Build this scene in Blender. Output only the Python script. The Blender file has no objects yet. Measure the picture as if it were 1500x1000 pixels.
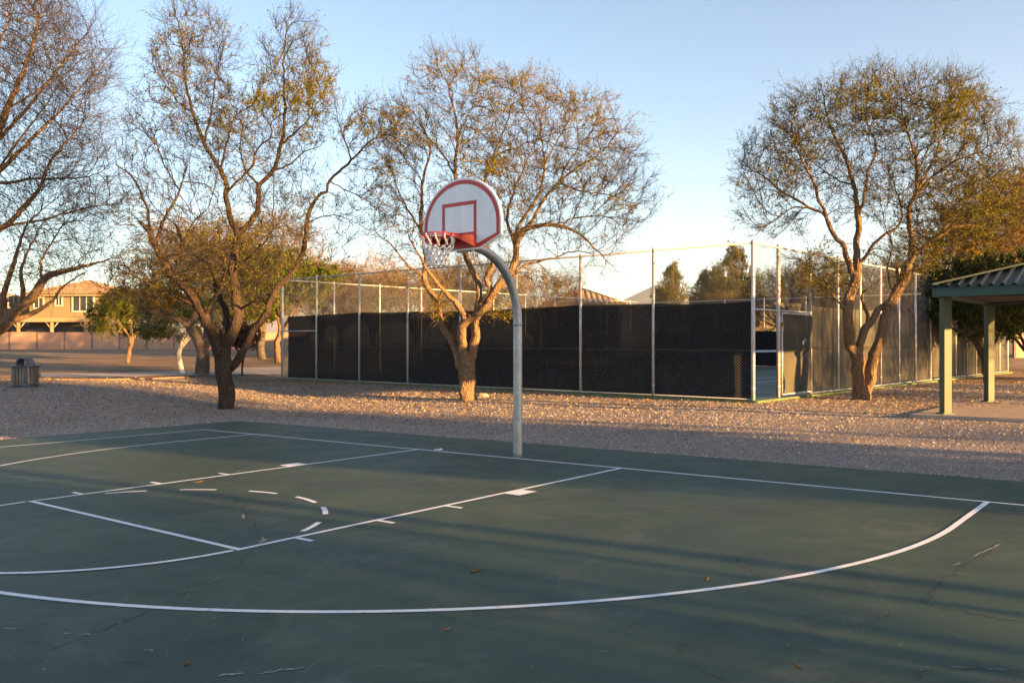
import bpy, math, random
import numpy as np
from mathutils import Vector, kdtree
rng = np.random.default_rng(7)
random.seed(7)
sc = bpy.context.scene
col = sc.collection
FPX, CAMZ = 1285.0, 1.5575

# ------------------------------------------------------------------ materials
def new_mat(name):
    m = bpy.data.materials.new(name); m.use_nodes = True
    nt = m.node_tree; b = nt.nodes['Principled BSDF']
    return m, nt, b
def nd(nt, t, **kw):
    n = nt.nodes.new(t)
    for k, v in kw.items():
        if k in n.inputs: n.inputs[k].default_value = v
        else: setattr(n, k, v)
    return n
def ramp(nt, fac, stops):
    r = nt.nodes.new('ShaderNodeValToRGB'); e = r.color_ramp.elements
    while len(e) < len(stops): e.new(0.5)
    for i, (p, c) in enumerate(stops):
        e[i].position = p; e[i].color = (*c, 1)
    nt.links.new(fac, r.inputs[0]); return r
def noise(nt, scale, detail=4, rough=.6, vec=None, dist=0):
    n = nd(nt, 'ShaderNodeTexNoise', Scale=scale, Detail=detail, Roughness=rough, Distortion=dist)
    if vec is not None: nt.links.new(vec, n.inputs['Vector'])
    return n
def objco(nt, scale=(1, 1, 1)):
    t = nt.nodes.new('ShaderNodeTexCoord'); m = nt.nodes.new('ShaderNodeMapping')
    m.inputs['Scale'].default_value = scale
    nt.links.new(t.outputs['Object'], m.inputs[0]); return m.outputs[0]
def bump(nt, b, h, strength=.3, dist=.02):
    n = nd(nt, 'ShaderNodeBump', Strength=strength, Distance=dist)
    nt.links.new(h, n.inputs['Height']); nt.links.new(n.outputs[0], b.inputs['Normal']); return n
def mix(nt, a, b_, fac, mode='MIX'):
    m = nt.nodes.new('ShaderNodeMix'); m.data_type = 'RGBA'; m.blend_type = mode
    for s, v in ((m.inputs[0], fac), (m.inputs[6], a), (m.inputs[7], b_)):
        if hasattr(v, 'links'): nt.links.new(v, s)
        elif isinstance(v, tuple): s.default_value = (*v, 1)
        else: s.default_value = v
    return m.outputs[2]

def simple(name, c, rough=.6, metal=0, var=.15, scale=6, bmp=.1, spec=.5):
    m, nt, b = new_mat(name)
    n = noise(nt, scale, 5, .65, objco(nt))
    lo = tuple(x*(1-var) for x in c); hi = tuple(min(1, x*(1+var)) for x in c)
    r = ramp(nt, n.outputs[0], [(.3, lo), (.7, hi)])
    nt.links.new(r.outputs[0], b.inputs['Base Color'])
    b.inputs['Roughness'].default_value = rough; b.inputs['Metallic'].default_value = metal
    b.inputs['Specular IOR Level'].default_value = spec
    if bmp: bump(nt, b, n.outputs[0], bmp, .01)
    return m

def m_bark(name, c, sc_=1.0):
    m, nt, b = new_mat(name)
    v = objco(nt, (9*sc_, 9*sc_, 2.2*sc_))
    n1 = noise(nt, 2.2, 6, .7, v, .6)
    vo = nd(nt, 'ShaderNodeTexVoronoi', Scale=2.6); nt.links.new(v, vo.inputs['Vector']); vo.feature = 'DISTANCE_TO_EDGE'
    mm = nt.nodes.new('ShaderNodeMath'); mm.operation = 'MULTIPLY_ADD'
    nt.links.new(n1.outputs[0], mm.inputs[0]); mm.inputs[1].default_value = .6; nt.links.new(vo.outputs[0], mm.inputs[2])
    r = ramp(nt, mm.outputs[0], [(.2, tuple(x*.4 for x in c)), (.5, c), (.9, tuple(x*1.6 for x in c))])
    nt.links.new(r.outputs[0], b.inputs['Base Color']); b.inputs['Roughness'].default_value = .95
    b.inputs['Specular IOR Level'].default_value = .15
    bump(nt, b, mm.outputs[0], .9, .05); return m

def m_leaf(name, cs, transl=.35):
    m, nt, b = new_mat(name)
    g = nt.nodes.new('ShaderNodeNewGeometry')
    st = [(i/(max(1, len(cs)-1)), c) for i, c in enumerate(cs)]
    r = ramp(nt, g.outputs['Random Per Island'], st)
    nt.nodes.remove(b)
    d = nt.nodes.new('ShaderNodeBsdfDiffuse'); t = nt.nodes.new('ShaderNodeBsdfTranslucent'); mx = nt.nodes.new('ShaderNodeMixShader')
    nt.links.new(r.outputs[0], d.inputs[0]); nt.links.new(r.outputs[0], t.inputs[0]); mx.inputs[0].default_value = transl
    nt.links.new(d.outputs[0], mx.inputs[1]); nt.links.new(t.outputs[0], mx.inputs[2])
    nt.links.new(mx.outputs[0], nt.nodes['Material Output'].inputs[0]); return m

def m_twig(name, c):
    m, nt, b = new_mat(name)
    g = nt.nodes.new('ShaderNodeNewGeometry')
    r = ramp(nt, g.outputs['Random Per Island'], [(0, tuple(x*.6 for x in c)), (1, tuple(x*1.5 for x in c))])
    nt.links.new(r.outputs[0], b.inputs['Base Color']); b.inputs['Roughness'].default_value = .8
    b.inputs['Specular IOR Level'].default_value = .25; return m

def m_court(name, c, scuff=1.0):
    m, nt, b = new_mat(name)
    co = objco(nt)
    big = noise(nt, .45, 7, .66, co, .5); mid = noise(nt, 2.6, 7, .72, co, .3); fine = noise(nt, 160, 3, .7, co)
    st = noise(nt, 1.0, 5, .7, objco(nt, (1.2, 5.0, 1)), .5)
    r1 = ramp(nt, big.outputs[0], [(.3, tuple(x*.62 for x in c)), (.5, c), (.7, (c[0]*1.6, c[1]*1.34, c[2]*1.2))])
    r2 = ramp(nt, mid.outputs[0], [(.25, (.62, .64, .66)), (.5, (1, 1, 1)), (.8, (1.25, 1.2, 1.12))])
    a = mix(nt, r1.outputs[0], r2.outputs[0], .55, 'MULTIPLY')
    r3 = ramp(nt, st.outputs[0], [(.3, (.75, .78, .8)), (.6, (1.12, 1.08, 1.0))])
    a = mix(nt, a, r3.outputs[0], .6, 'MULTIPLY')
    r4 = ramp(nt, fine.outputs[0], [(.3, (.7, .7, .7)), (.7, (1.3, 1.3, 1.3))])
    a = mix(nt, a, r4.outputs[0], .6, 'MULTIPLY')
    # pale worn specks and dusty patches
    sp = noise(nt, 28, 2, .5, co); rs = ramp(nt, sp.outputs[0], [(.735, (0, 0, 0)), (.76, (1, 1, 1))])
    a = mix(nt, a, (.2, .19, .16), rs.outputs[0])
    du = noise(nt, .8, 8, .75, co, 1.5); rd = ramp(nt, du.outputs[0], [(.52, (0, 0, 0)), (.75, (.5, .5, .5))])
    a = mix(nt, a, (.16, .15, .12), rd.outputs[0])
    # thin curved scuff marks
    wv = nd(nt, 'ShaderNodeTexVoronoi', Scale=.55); nt.links.new(co, wv.inputs['Vector'])
    mt = nt.nodes.new('ShaderNodeMath'); mt.operation = 'PINGPONG'; nt.links.new(wv.outputs['Distance'], mt.inputs[0]); mt.inputs[1].default_value = .31
    rr = ramp(nt, mt.outputs[0], [(.0, (.3, .3, .3)), (.004, (0, 0, 0))])
    msk = noise(nt, 1.3, 3, .5, co); rm = ramp(nt, msk.outputs[0], [(.52, (0, 0, 0)), (.62, (1, 1, 1))])
    k = mix(nt, rr.outputs[0], rm.outputs[0], 1.0, 'MULTIPLY')
    a = mix(nt, a, (.2, .22, .2), k)
    nt.links.new(a, b.inputs['Base Color'])
    rg = ramp(nt, mid.outputs[0], [(.2, (.46, .46, .46)), (.8, (.72, .72, .72))]); nt.links.new(rg.outputs[0], b.inputs['Roughness'])
    b.inputs['Specular IOR Level'].default_value = .38
    bump(nt, b, fine.outputs[0], .25, .004); return m

def m_paint(name, c):
    m, nt, b = new_mat(name); co = objco(nt)
    n = noise(nt, 30, 6, .75, co); n2 = noise(nt, 3, 5, .7, co)
    r = ramp(nt, n.outputs[0], [(.30, tuple(x*.30 for x in c)), (.41, tuple(x*.9 for x in c)), (.5, c), (.8, tuple(min(1, x*1.08) for x in c))])
    r2 = ramp(nt, n2.outputs[0], [(.25, (.8, .8, .8)), (.6, (1, 1, 1))])
    nt.links.new(mix(nt, r.outputs[0], r2.outputs[0], .7, 'MULTIPLY'), b.inputs['Base Color'])
    b.inputs['Roughness'].default_value = .75; bump(nt, b, n.outputs[0], .2, .004); return m

def m_ground():
    m, nt, b = new_mat('ground_soil'); co = objco(nt)
    v1 = nd(nt, 'ShaderNodeTexVoronoi', Scale=80); nt.links.new(co, v1.inputs['Vector'])
    v2 = nd(nt, 'ShaderNodeTexVoronoi', Scale=40, Randomness=1); nt.links.new(co, v2.inputs['Vector'])
    n = noise(nt, .6, 6, .7, co); n2 = noise(nt, 9, 6, .75, co)
    sep = nt.nodes.new('ShaderNodeSeparateColor'); nt.links.new(v1.outputs['Color'], sep.inputs[0])
    gr = ramp(nt, sep.outputs[0], [(0, (.13, .105, .10)), (.3, (.24, .2, .185)), (.65, (.34, .29, .27)), (1, (.46, .40, .37))])
    tint = ramp(nt, n.outputs[0], [(.3, (.8, .76, .74)), (.7, (1.12, 1.07, 1.02))])
    gravel = mix(nt, gr.outputs[0], tint.outputs[0], 1.0, 'MULTIPLY')
    so = ramp(nt, n2.outputs[0], [(.25, (.17, .12, .085)), (.5, (.28, .205, .145)), (.75, (.37, .28, .2))])
    big = ramp(nt, n.outputs[0], [(.35, (.7, .68, .66)), (.65, (1.15, 1.12, 1.05))])
    soil = mix(nt, so.outputs[0], big.outputs[0], 1.0, 'MULTIPLY')
    at = nt.nodes.new('ShaderNodeAttribute'); at.attribute_name = 'gravel'
    nt.links.new(mix(nt, soil, gravel, at.outputs['Fac']), b.inputs['Base Color'])
    b.inputs['Roughness'].default_value = .97; b.inputs['Specular IOR Level'].default_value = .1
    inv = nt.nodes.new('ShaderNodeMath'); inv.operation = 'MULTIPLY_ADD'; nt.links.new(v1.outputs['Distance'], inv.inputs[0])
    inv.inputs[1].default_value = -1.0; nt.links.new(n2.outputs[0], inv.inputs[2])
    bump(nt, b, inv.outputs[0], .9, .014); return m

def m_stone():
    m, nt, b = new_mat('gravel_stone'); g = nt.nodes.new('ShaderNodeNewGeometry')
    r = ramp(nt, g.outputs['Random Per Island'], [(0, (.11, .09, .078)), (.3, (.28, .235, .20)), (.55, (.38, .325, .28)), (.85, (.46, .40, .35)), (1, (.54, .49, .44))])
    nt.links.new(r.outputs[0], b.inputs['Base Color']); b.inputs['Roughness'].default_value = .9
    b.inputs['Specular IOR Level'].default_value = .2; return m

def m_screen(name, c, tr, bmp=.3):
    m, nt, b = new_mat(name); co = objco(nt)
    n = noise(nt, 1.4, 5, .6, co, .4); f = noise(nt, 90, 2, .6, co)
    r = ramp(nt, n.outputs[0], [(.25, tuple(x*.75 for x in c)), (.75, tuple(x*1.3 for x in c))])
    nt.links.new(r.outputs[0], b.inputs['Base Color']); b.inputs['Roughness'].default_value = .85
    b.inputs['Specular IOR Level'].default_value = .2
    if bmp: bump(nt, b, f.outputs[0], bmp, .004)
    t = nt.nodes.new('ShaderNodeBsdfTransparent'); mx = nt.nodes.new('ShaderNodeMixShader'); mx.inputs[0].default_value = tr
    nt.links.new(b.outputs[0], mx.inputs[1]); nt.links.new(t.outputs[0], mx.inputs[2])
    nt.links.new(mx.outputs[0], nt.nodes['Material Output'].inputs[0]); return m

def m_galv(name, c=(.50, .52, .54), metal=.75, rough=.42):
    m, nt, b = new_mat(name); co = objco(nt)
    v = nd(nt, 'ShaderNodeTexVoronoi', Scale=60); nt.links.new(co, v.inputs['Vector'])
    n = noise(nt, 5, 5, .7, co)
    sep = nt.nodes.new('ShaderNodeSeparateColor'); nt.links.new(v.outputs['Color'], sep.inputs[0])
    a = ramp(nt, sep.outputs[0], [(0, tuple(x*.85 for x in c)), (1, tuple(x*1.1 for x in c))])
    s = ramp(nt, n.outputs[0], [(.3, (.72, .70, .68)), (.6, (1, 1, 1))])
    nt.links.new(mix(nt, a.outputs[0], s.outputs[0], .8, 'MULTIPLY'), b.inputs['Base Color'])
    b.inputs['Metallic'].default_value = metal
    rr = ramp(nt, n.outputs[0], [(.3, (rough*1.3,)*3), (.7, (rough*.9,)*3)]); nt.links.new(rr.outputs[0], b.inputs['Roughness']); return m

def m_glass(name, c=(.03, .035, .045)):
    m, nt, b = new_mat(name)
    n = noise(nt, .8, 3, .5, objco(nt)); r = ramp(nt, n.outputs[0], [(.3, tuple(x*.6 for x in c)), (.7, tuple(x*1.5 for x in c))])
    nt.links.new(r.outputs[0], b.inputs['Base Color']); b.inputs['Roughness'].default_value = .25; b.inputs['Specular IOR Level'].default_value = .3; return m

def m_board():
    m, nt, b = new_mat('backboard_white'); co = objco(nt)
    n = noise(nt, 2.2, 6, .7, co); n2 = noise(nt, 14, 5, .7, co, .5); n3 = noise(nt, 1.0, 4, .6, objco(nt, (6, 6, .8)))
    r = ramp(nt, n.outputs[0], [(.35, (.78, .82, .90)), (.62, (.85, .88, .95))])
    r2 = ramp(nt, n2.outputs[0], [(.28, (.86, .84, .83)), (.40, (1, 1, 1))]); r3 = ramp(nt, n3.outputs[0], [(.3, (.88, .87, .86)), (.55, (1, 1, 1))])
    a = mix(nt, r.outputs[0], r2.outputs[0], .6, 'MULTIPLY'); a = mix(nt, a, r3.outputs[0], .7, 'MULTIPLY')
    nt.links.new(a, b.inputs['Base Color']); b.inputs['Roughness'].default_value = .5; bump(nt, b, n.outputs[0], .04, .01); return m
M = dict(
    court=m_court('green_acrylic_court', (.034, .062, .043)), tcourt=m_court('tennis_acrylic', (.055, .085, .062)),
    line=m_paint('white_line_paint', (.82, .82, .84)), ground=m_ground(), stone=m_stone(),
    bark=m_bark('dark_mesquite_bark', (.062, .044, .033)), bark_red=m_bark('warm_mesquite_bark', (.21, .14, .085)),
    bark_grey=m_bark('grey_bark', (.13, .105, .09)), bark_white=m_bark('white_washed_bark', (.62, .58, .54)),
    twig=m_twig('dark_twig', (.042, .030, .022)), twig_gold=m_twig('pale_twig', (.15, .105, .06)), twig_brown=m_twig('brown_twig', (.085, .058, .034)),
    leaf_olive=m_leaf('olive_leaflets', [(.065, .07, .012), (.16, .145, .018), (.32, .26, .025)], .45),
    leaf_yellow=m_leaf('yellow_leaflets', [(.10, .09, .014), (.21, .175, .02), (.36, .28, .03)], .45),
    leaf_green=m_leaf('green_leaves', [(.05, .085, .014), (.10, .145, .02), (.2, .19, .025)], .45),
    leaf_dark=m_leaf('dark_leaves', [(.025, .045, .014), (.05, .072, .018), (.13, .125, .025)], .45),
    leaf_euc=m_leaf('greygreen_leaves', [(.05, .07, .028), (.12, .125, .03), (.26, .22, .04)], .45),
    leaf_plum=m_leaf('plum_leaves', [(.05, .03, .026), (.09, .05, .045), (.14, .08, .065)], .45),
    leaf_rust=m_leaf('rust_leaves', [(.16, .11, .02), (.27, .17, .03), (.36, .23, .04)], .5),
    litter_brown=m_leaf('dry_leaf_brown', [(.15, .09, .045), (.19, .12, .06)], .1), litter=m_leaf('fallen_leaves', [(.10, .06, .035), (.20, .125, .065), (.30, .21, .12), (.36, .28, .18)], .1),
    galv=m_galv('galvanised_steel', (.40, .42, .44), .7, .45), wire=m_galv('fence_wire', (.15, .155, .165), .1, .6), post=m_galv('fence_post_steel', (.55, .55, .56), .35, .5),
    screen=m_screen('shaded_windscreen_fabric', (.0032, .0052, .0085), .026, 0), screen_back=m_screen('back_windscreen_fabric', (.006, .007, .010), .0, 0), screen_side=m_screen('sunlit_windscreen_fabric', (.068, .064, .050), .05),  # same fabric: front and back coloured darker for shade, side lighter for sun
    board=m_board(), red=simple('backboard_red_paint', (.50, .045, .035), .45, 0, .12, 5, .03),
    rim=simple('rim_red_paint', (.46, .03, .022), .4, 0, .18, 8, .05), net=simple('white_net_cord', (.78, .77, .76), .8, 0, .08, 40, .1),
    steel_dark=simple('dark_steel', (.05, .055, .06), .5, .4, .2, 8, .05),
    pgreen_shaded=simple('shaded_green_trim', (.012, .026, .025), .85, 0, .2, 4, .05), pgreen=simple('green_pavilion_paint', (.022, .066, .058), .5, 0, .12, 4, .06), pgreen_post=simple('green_post_paint', (.040, .066, .036), .5, 0, .08, 4, .05),  # first green, for the ridge cap, is darkened to stand in for shade
    proof=simple('green_metal_roof', (.015, .03, .032), .35, .3, .25, 3, .05), soffit=simple('dark_soffit', (.035, .035, .03), .8, 0, .2, 4, .05),
    slab=simple('pink_grey_concrete', (.34, .26, .21), .85, 0, .18, 3, .1), path=simple('pale_concrete', (.36, .30, .26), .9, 0, .15, 2, .1),
    can=simple('weathered_can_metal', (.15, .135, .115), .5, .4, .3, 5, .1), can_blue=simple('blue_grey_hood', (.065, .085, .12), .45, .2, .2, 6, .05),
    stucco=simple('tan_stucco', (.17, .14, .08), .9, 0, .1, 1.5, .1), wall=simple('terracotta_block', (.40, .25, .18), .92, 0, .15, .7, .15),
    pier=simple('dark_pier_joint', (.2, .125, .10), .9, 0, .15, 2, .1), trim=simple('white_trim', (.40, .38, .33), .6, 0, .06, 3, .03),
    tile=simple('clay_roof_tile', (.30, .19, .105), .85, 0, .3, 1.2, .15), wood=simple('pale_patio_wood', (.30, .21, .12), .7, 0, .12, 3, .05),
    glass=m_glass('window_glass'), shade=simple('patio_dark', (.05, .04, .035), .8, 0, .2, 2, 0),
    mount=simple('mountain_rock', (.16, .13, .11), 1, 0, .3, .004, 0), rock=simple('pale_rock', (.34, .28, .23), .9, 0, .2, 9, .4),
    skin=simple('skin', (.42, .24, .16), .6, 0, .08, 8, 0), shirt_blue=simple('pale_blue_shirt', (.30, .42, .62), .8, 0, .08, 5, 0),
    shirt_peach=simple('peach_shirt', (.75, .48, .36), .8, 0, .08, 5, 0), shorts=simple('dark_shorts', (.04, .05, .08), .8, 0, .1, 5, 0),
    shoes=simple('white_shoes', (.7, .7, .7), .6, 0, .05, 5, 0), hair=simple('dark_hair', (.03, .02, .015), .6, 0, .2, 30, 0),
    plastic=simple('litter_white', (.7, .74, .8), .4, 0, .1, 20, 0), blue=simple('litter_blue', (.05, .12, .4), .4, 0, .1, 20, 0),
    crack=simple('crack_dark', (.024, .027, .025), .95, 0, .4, 20, 0), filler=m_paint('crack_worn_filler', (.30, .27, .24)),
    curb=simple('green_court_curb', (.09, .135, .045), .8, 0, .15, 4, .05), haze=None)

# ------------------------------------------------------------------ tagging + mesh helpers
def tag(o, label=None, cat=None, group=None, kind=None):
    if label: o['label'] = label
    if cat: o['category'] = cat
    if group: o['group'] = group
    if kind: o['kind'] = kind
    return o
def empty(name, loc=(0, 0, 0), rz=0):
    o = bpy.data.objects.new(name, None); col.objects.link(o)
    o.location = loc; o.rotation_euler.z = rz; o.empty_display_size = .2; return o
def mesh_np(name, V, polys, mats, parent=None, smooth=False, midx=None):
    """polys: list of int arrays (m,k)"""
    me = bpy.data.meshes.new(name)
    V = np.asarray(V, np.float32)
    loops = np.concatenate([p.ravel() for p in polys]).astype(np.int32)
    tot = np.concatenate([np.full(len(p), p.shape[1], np.int32) for p in polys])
    start = np.concatenate([[0], np.cumsum(tot)[:-1]]).astype(np.int32)
    me.vertices.add(len(V)); me.vertices.foreach_set('co', V.ravel())
    me.loops.add(len(loops)); me.loops.foreach_set('vertex_index', loops)
    me.polygons.add(len(tot)); me.polygons.foreach_set('loop_start', start)
    if midx is not None: me.polygons.foreach_set('material_index', np.asarray(midx, np.int32))
    me.polygons.foreach_set('use_smooth', np.full(len(tot), bool(smooth)))
    for m in (mats if isinstance(mats, (list, tuple)) else [mats]): me.materials.append(m)
    me.update(calc_edges=True); me.validate()
    o = bpy.data.objects.new(name, me); col.objects.link(o)
    if parent: o.parent = parent
    return o
class MB:
    def __init__(s): s.v = []; s.f = []; s.m = []; s.cur = 0; s.sm = []; s.smooth = False
    def add(s, vs, fs):
        b = len(s.v); s.v += [tuple(map(float, q)) for q in vs]
        for f in fs: s.f.append([b+i for i in f]); s.m.append(s.cur); s.sm.append(s.smooth)
    def box(s, c, size, ax=None):
        c = np.array(c, float); X, Y, Z = ax if ax else ((1, 0, 0), (0, 1, 0), (0, 0, 1))
        X, Y, Z = (np.array(a, float)*size[i]/2 for i, a in enumerate((X, Y, Z)))
        vs = [c+sx*X+sy*Y+sz*Z for sz in (-1, 1) for sy in (-1, 1) for sx in (-1, 1)]
        s.add(vs, [(0, 2, 3, 1), (4, 5, 7, 6), (0, 1, 5, 4), (2, 6, 7, 3), (0, 4, 6, 2), (1, 3, 7, 5)])
    def tube(s, pts, r, n=8, cap=True):
        pts = [np.array(p, float) for p in pts]; rs = r if isinstance(r, (list, tuple, np.ndarray)) else [r]*len(pts)
        vs = []; ref = None
        for i, p in enumerate(pts):
            t = pts[min(i+1, len(pts)-1)]-pts[max(i-1, 0)]; t /= np.linalg.norm(t)+1e-12
            if ref is None: ref = np.array((1, 0, 0.)) if abs(t[0]) < .8 else np.array((0, 1, 0.))
            u = ref-t*(ref@t); u /= np.linalg.norm(u)+1e-12; w = np.cross(t, u); ref = u
            for k in range(n):
                a = 2*math.pi*k/n; vs.append(p+rs[i]*(math.cos(a)*u+math.sin(a)*w))
        fs = [(i*n+k, i*n+(k+1) % n, (i+1)*n+(k+1) % n, (i+1)*n+k) for i in range(len(pts)-1) for k in range(n)]
        old = s.smooth; s.smooth = True; b = len(s.v)
        s.add(vs, fs); s.smooth = old
        if cap:
            s.f.append([b+k for k in reversed(range(n))]); s.f.append([b+(len(pts)-1)*n+k for k in range(n)])
            s.m += [s.cur]*2; s.sm += [False]*2
    def lathe(s, c, prof, n=24):
        vs = []; fs = []
        for (r, z) in prof:
            for k in range(n):
                a = 2*math.pi*k/n; vs.append((c[0]+r*math.cos(a), c[1]+r*math.sin(a), c[2]+z))
        for i in range(len(prof)-1):
            for k in range(n): fs.append((i*n+k, i*n+(k+1) % n, (i+1)*n+(k+1) % n, (i+1)*n+k))
        old = s.smooth; s.smooth = True; s.add(vs, fs); s.smooth = old
    def prism(s, poly, off):
        """closed 3D polygon extruded by vector off"""
        n = len(poly); p0 = [np.array(p, float) for p in poly]; p1 = [p+np.array(off, float) for p in p0]
        s.add(p0+p1, [tuple(range(n))[::-1], tuple(range(n, 2*n))]+[(i, (i+1) % n, n+(i+1) % n, n+i) for i in range(n)])
    def build(s, name, mats, parent=None, loc=None):
        me = bpy.data.meshes.new(name)
        vs = s.v
        if loc is not None: vs = [(a-loc[0], b-loc[1], c-loc[2]) for a, b, c in s.v]
        me.from_pydata(vs, [], s.f)
        for m in (mats if isinstance(mats, (list, tuple)) else [mats]): me.materials.append(m)
        me.polygons.foreach_set('material_index', np.array(s.m, np.int32)); me.polygons.foreach_set('use_smooth', np.array(s.sm, bool))
        me.update()
        o = bpy.data.objects.new(name, me); col.objects.link(o)
        if parent: o.parent = parent
        elif loc is not None: o.location = loc
        return o

# ------------------------------------------------------------------ world frames
# world: camera stands at (0,0,CAMZ) looking along +Y, X to the right.
def PX(u, v, D): return np.array(((u-750)/FPX*D, D, CAMZ-(v-500)/FPX*D))
CC = np.array((7.7713, -9.7857, 1.5575)); YAW, PIT, ROL = -.6685, .008, .0065
Fv = np.array((math.sin(YAW)*math.cos(PIT), math.cos(YAW)*math.cos(PIT), math.sin(PIT)))
Rv = np.cross(Fv, (0, 0, 1.)); Rv /= np.linalg.norm(Rv); Uv = np.cross(Rv, Fv)
def C(x, y, z=0.0):
    """basketball court frame (x along the baseline, y beyond it, metres) -> world"""
    d = np.array((x, y, z), float)-CC; a, b, c = d@Rv, d@Fv, d@Uv
    return np.array((math.cos(ROL)*a-math.sin(ROL)*c, b, math.sin(ROL)*a+math.cos(ROL)*c+CAMZ))
_p0, _px, _py = C(0, 0), C(1, 0), C(0, 1)
_n = np.cross(_px-_p0, _py-_p0); _n /= np.linalg.norm(_n)
def court_z(x, y): return _p0[2]-(_n[0]*(x-_p0[0])+_n[1]*(y-_p0[1]))/_n[2]
def court_xy(x, y):
    e1, e2 = (_px-_p0)[:2], (_py-_p0)[:2]
    return (x-_p0[0])*e1[0]+(y-_p0[1])*e1[1], (x-_p0[0])*e2[0]+(y-_p0[1])*e2[1]
CX, CY0, CY1 = 9.02, -27.0, 1.71
def sstep(a, b, x):
    t = np.clip((x-a)/(b-a), 0, 1); return t*t*(3-2*t)
TZ = .175
def court_dist(x, y):
    cx, cy = court_xy(x, y)
    return np.hypot(np.maximum(np.abs(cx)-CX, 0), np.maximum(np.maximum(cy-CY1, CY0-cy), 0))
def gz(x, y):
    x = np.asarray(x, float); y = np.asarray(y, float)
    d = court_dist(x, y); s = sstep(0, 8, d)
    xp = x-.87*np.maximum(0, y-32.4)
    berm = .685*np.clip((y-18)/60, 0, 1)*sstep(-8., -12., xp)
    far = .6*sstep(48, 80, y)*sstep(-12, -8., xp)
    T = TZ+berm+far
    und = .018*np.sin(x*.9+.4*y)*np.sin(y*.7-.3*x)*sstep(1, 5, d)
    z = court_z(x, y)*(1-s)+T*s+und-.022
    return np.where(d <= 0, court_z(x, y)-.07, z)
def GP(u, v):
    lo, hi = 2.0, 300.0
    D = np.geomspace(lo, hi, 4000); zz = CAMZ-(v-500)/FPX*D; g = gz((u-750)/FPX*D, D)
    i = int(np.argmax(zz < g)); d = D[i]
    return np.array(((u-750)/FPX*d, d, float(gz((u-750)/FPX*d, d))))
def on_court(u, v):
    lo, hi = 1.0, 200.0
    for _ in range(60):
        m = (lo+hi)/2; p = PX(u, v, m)
        if p[2] > court_z(p[0], p[1]): lo = m
        else: hi = m
    return PX(u, v, lo)

# ------------------------------------------------------------------ camera, light, sky
cam = bpy.data.cameras.new('camera'); co_ = bpy.data.objects.new('camera', cam); col.objects.link(co_)
cam.sensor_fit = 'HORIZONTAL'; cam.sensor_width = 36; cam.lens = FPX/1500*36; cam.clip_start = .1; cam.clip_end = 30000
co_.location = (0, 0, CAMZ); co_.rotation_euler = (math.pi/2, 0, 0); sc.camera = co_
SUN_AZ, SUN_EL = math.radians(122), math.radians(6.6)      # azimuth clockwise from the view axis (+Y)
S = np.array((math.sin(SUN_AZ)*math.cos(SUN_EL), math.cos(SUN_AZ)*math.cos(SUN_EL), math.sin(SUN_EL)))
sl = bpy.data.lights.new('sun', 'SUN'); sl.energy = 5.0; sl.angle = math.radians(.5); sl.color = (1.0, .55, .18)
so = bpy.data.objects.new('sun', sl); col.objects.link(so); so.rotation_euler = Vector(S).to_track_quat('Z', 'Y').to_euler()
so.location = (30, -20, 20)
w = bpy.data.worlds.new('World'); sc.world = w; w.use_nodes = True
wn = w.node_tree; sk = wn.nodes.new('ShaderNodeTexSky'); sk.sky_type = 'NISHITA'; sk.sun_disc = False
sk.sun_elevation = SUN_EL; sk.sun_rotation = SUN_AZ; sk.air_density = .8; sk.dust_density = .7; sk.ozone_density = 1.0; sk.altitude = 700
bg = wn.nodes['Background']; wn.links.new(sk.outputs[0], bg.inputs[0]); bg.inputs[1].default_value = .058
sc.view_settings.view_transform = 'Standard'; sc.view_settings.look = 'None'; sc.view_settings.gamma = 1; sc.view_settings.exposure = 2.86
sc.cycles.use_denoising = True
sc.cycles.max_bounces = 6; sc.cycles.transparent_max_bounces = 16
try: sc.cycles.denoising_input_passes = 'RGB_ALBEDO_NORMAL'
except Exception: pass

# dashes of the inner half of the free throw circle, in radians
DASHES = [(math.radians(a), math.radians(b)) for a, b in ((157, 144), (133, 120), (107, 94.5), (83.8, 69.5), (60, 48), (36, 23.6))]
# trees out of frame towards the low sun: distance of the shaded strip from the camera, distance up-sun, turn, size, kind
def upsun(d0, t): return (.848*t, d0-.53*t)
SHADE = [(*upsun(15.2, 25), .3, 1.2, 2, 1.35), (*upsun(15.2, 31), 2.3, .95, 2, 1.35), (*upsun(12.6, 34), 1.3, 1.0, 2, 1.5),
         (*upsun(6.1, 19), .4, .9, 3, 1.0), (*upsun(6.9, 17), 1.4, .6, 3, 1.0), (*upsun(7.35, 23), 2.4, 1.2, 3, 1.2), (*upsun(5.0, 22), 4.4, .6, 0, .8),
         (*upsun(.4, 24), 1.0, 1.4, 2, 1.4), (*upsun(-3.5, 26), 2.0, 1.6, 2, 1.6), (*upsun(-8, 26), 4.0, 1.6, 2, 1.6), (*upsun(19, 50), .8, .8, 0, .8), (*upsun(18.4, 31), .9, .7, 3, 1.1),
         (*upsun(29.5, 32), 1.7, .9, 0, .9), (*upsun(37, 38), 4.7, 1.1, 0, 1.1), (*upsun(45, 42), 5.4, .8, 0, .8)]
HAZE_D, HAZE_T, HAZE_W = 1.4e-4, 205.0, 8000.0
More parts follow.
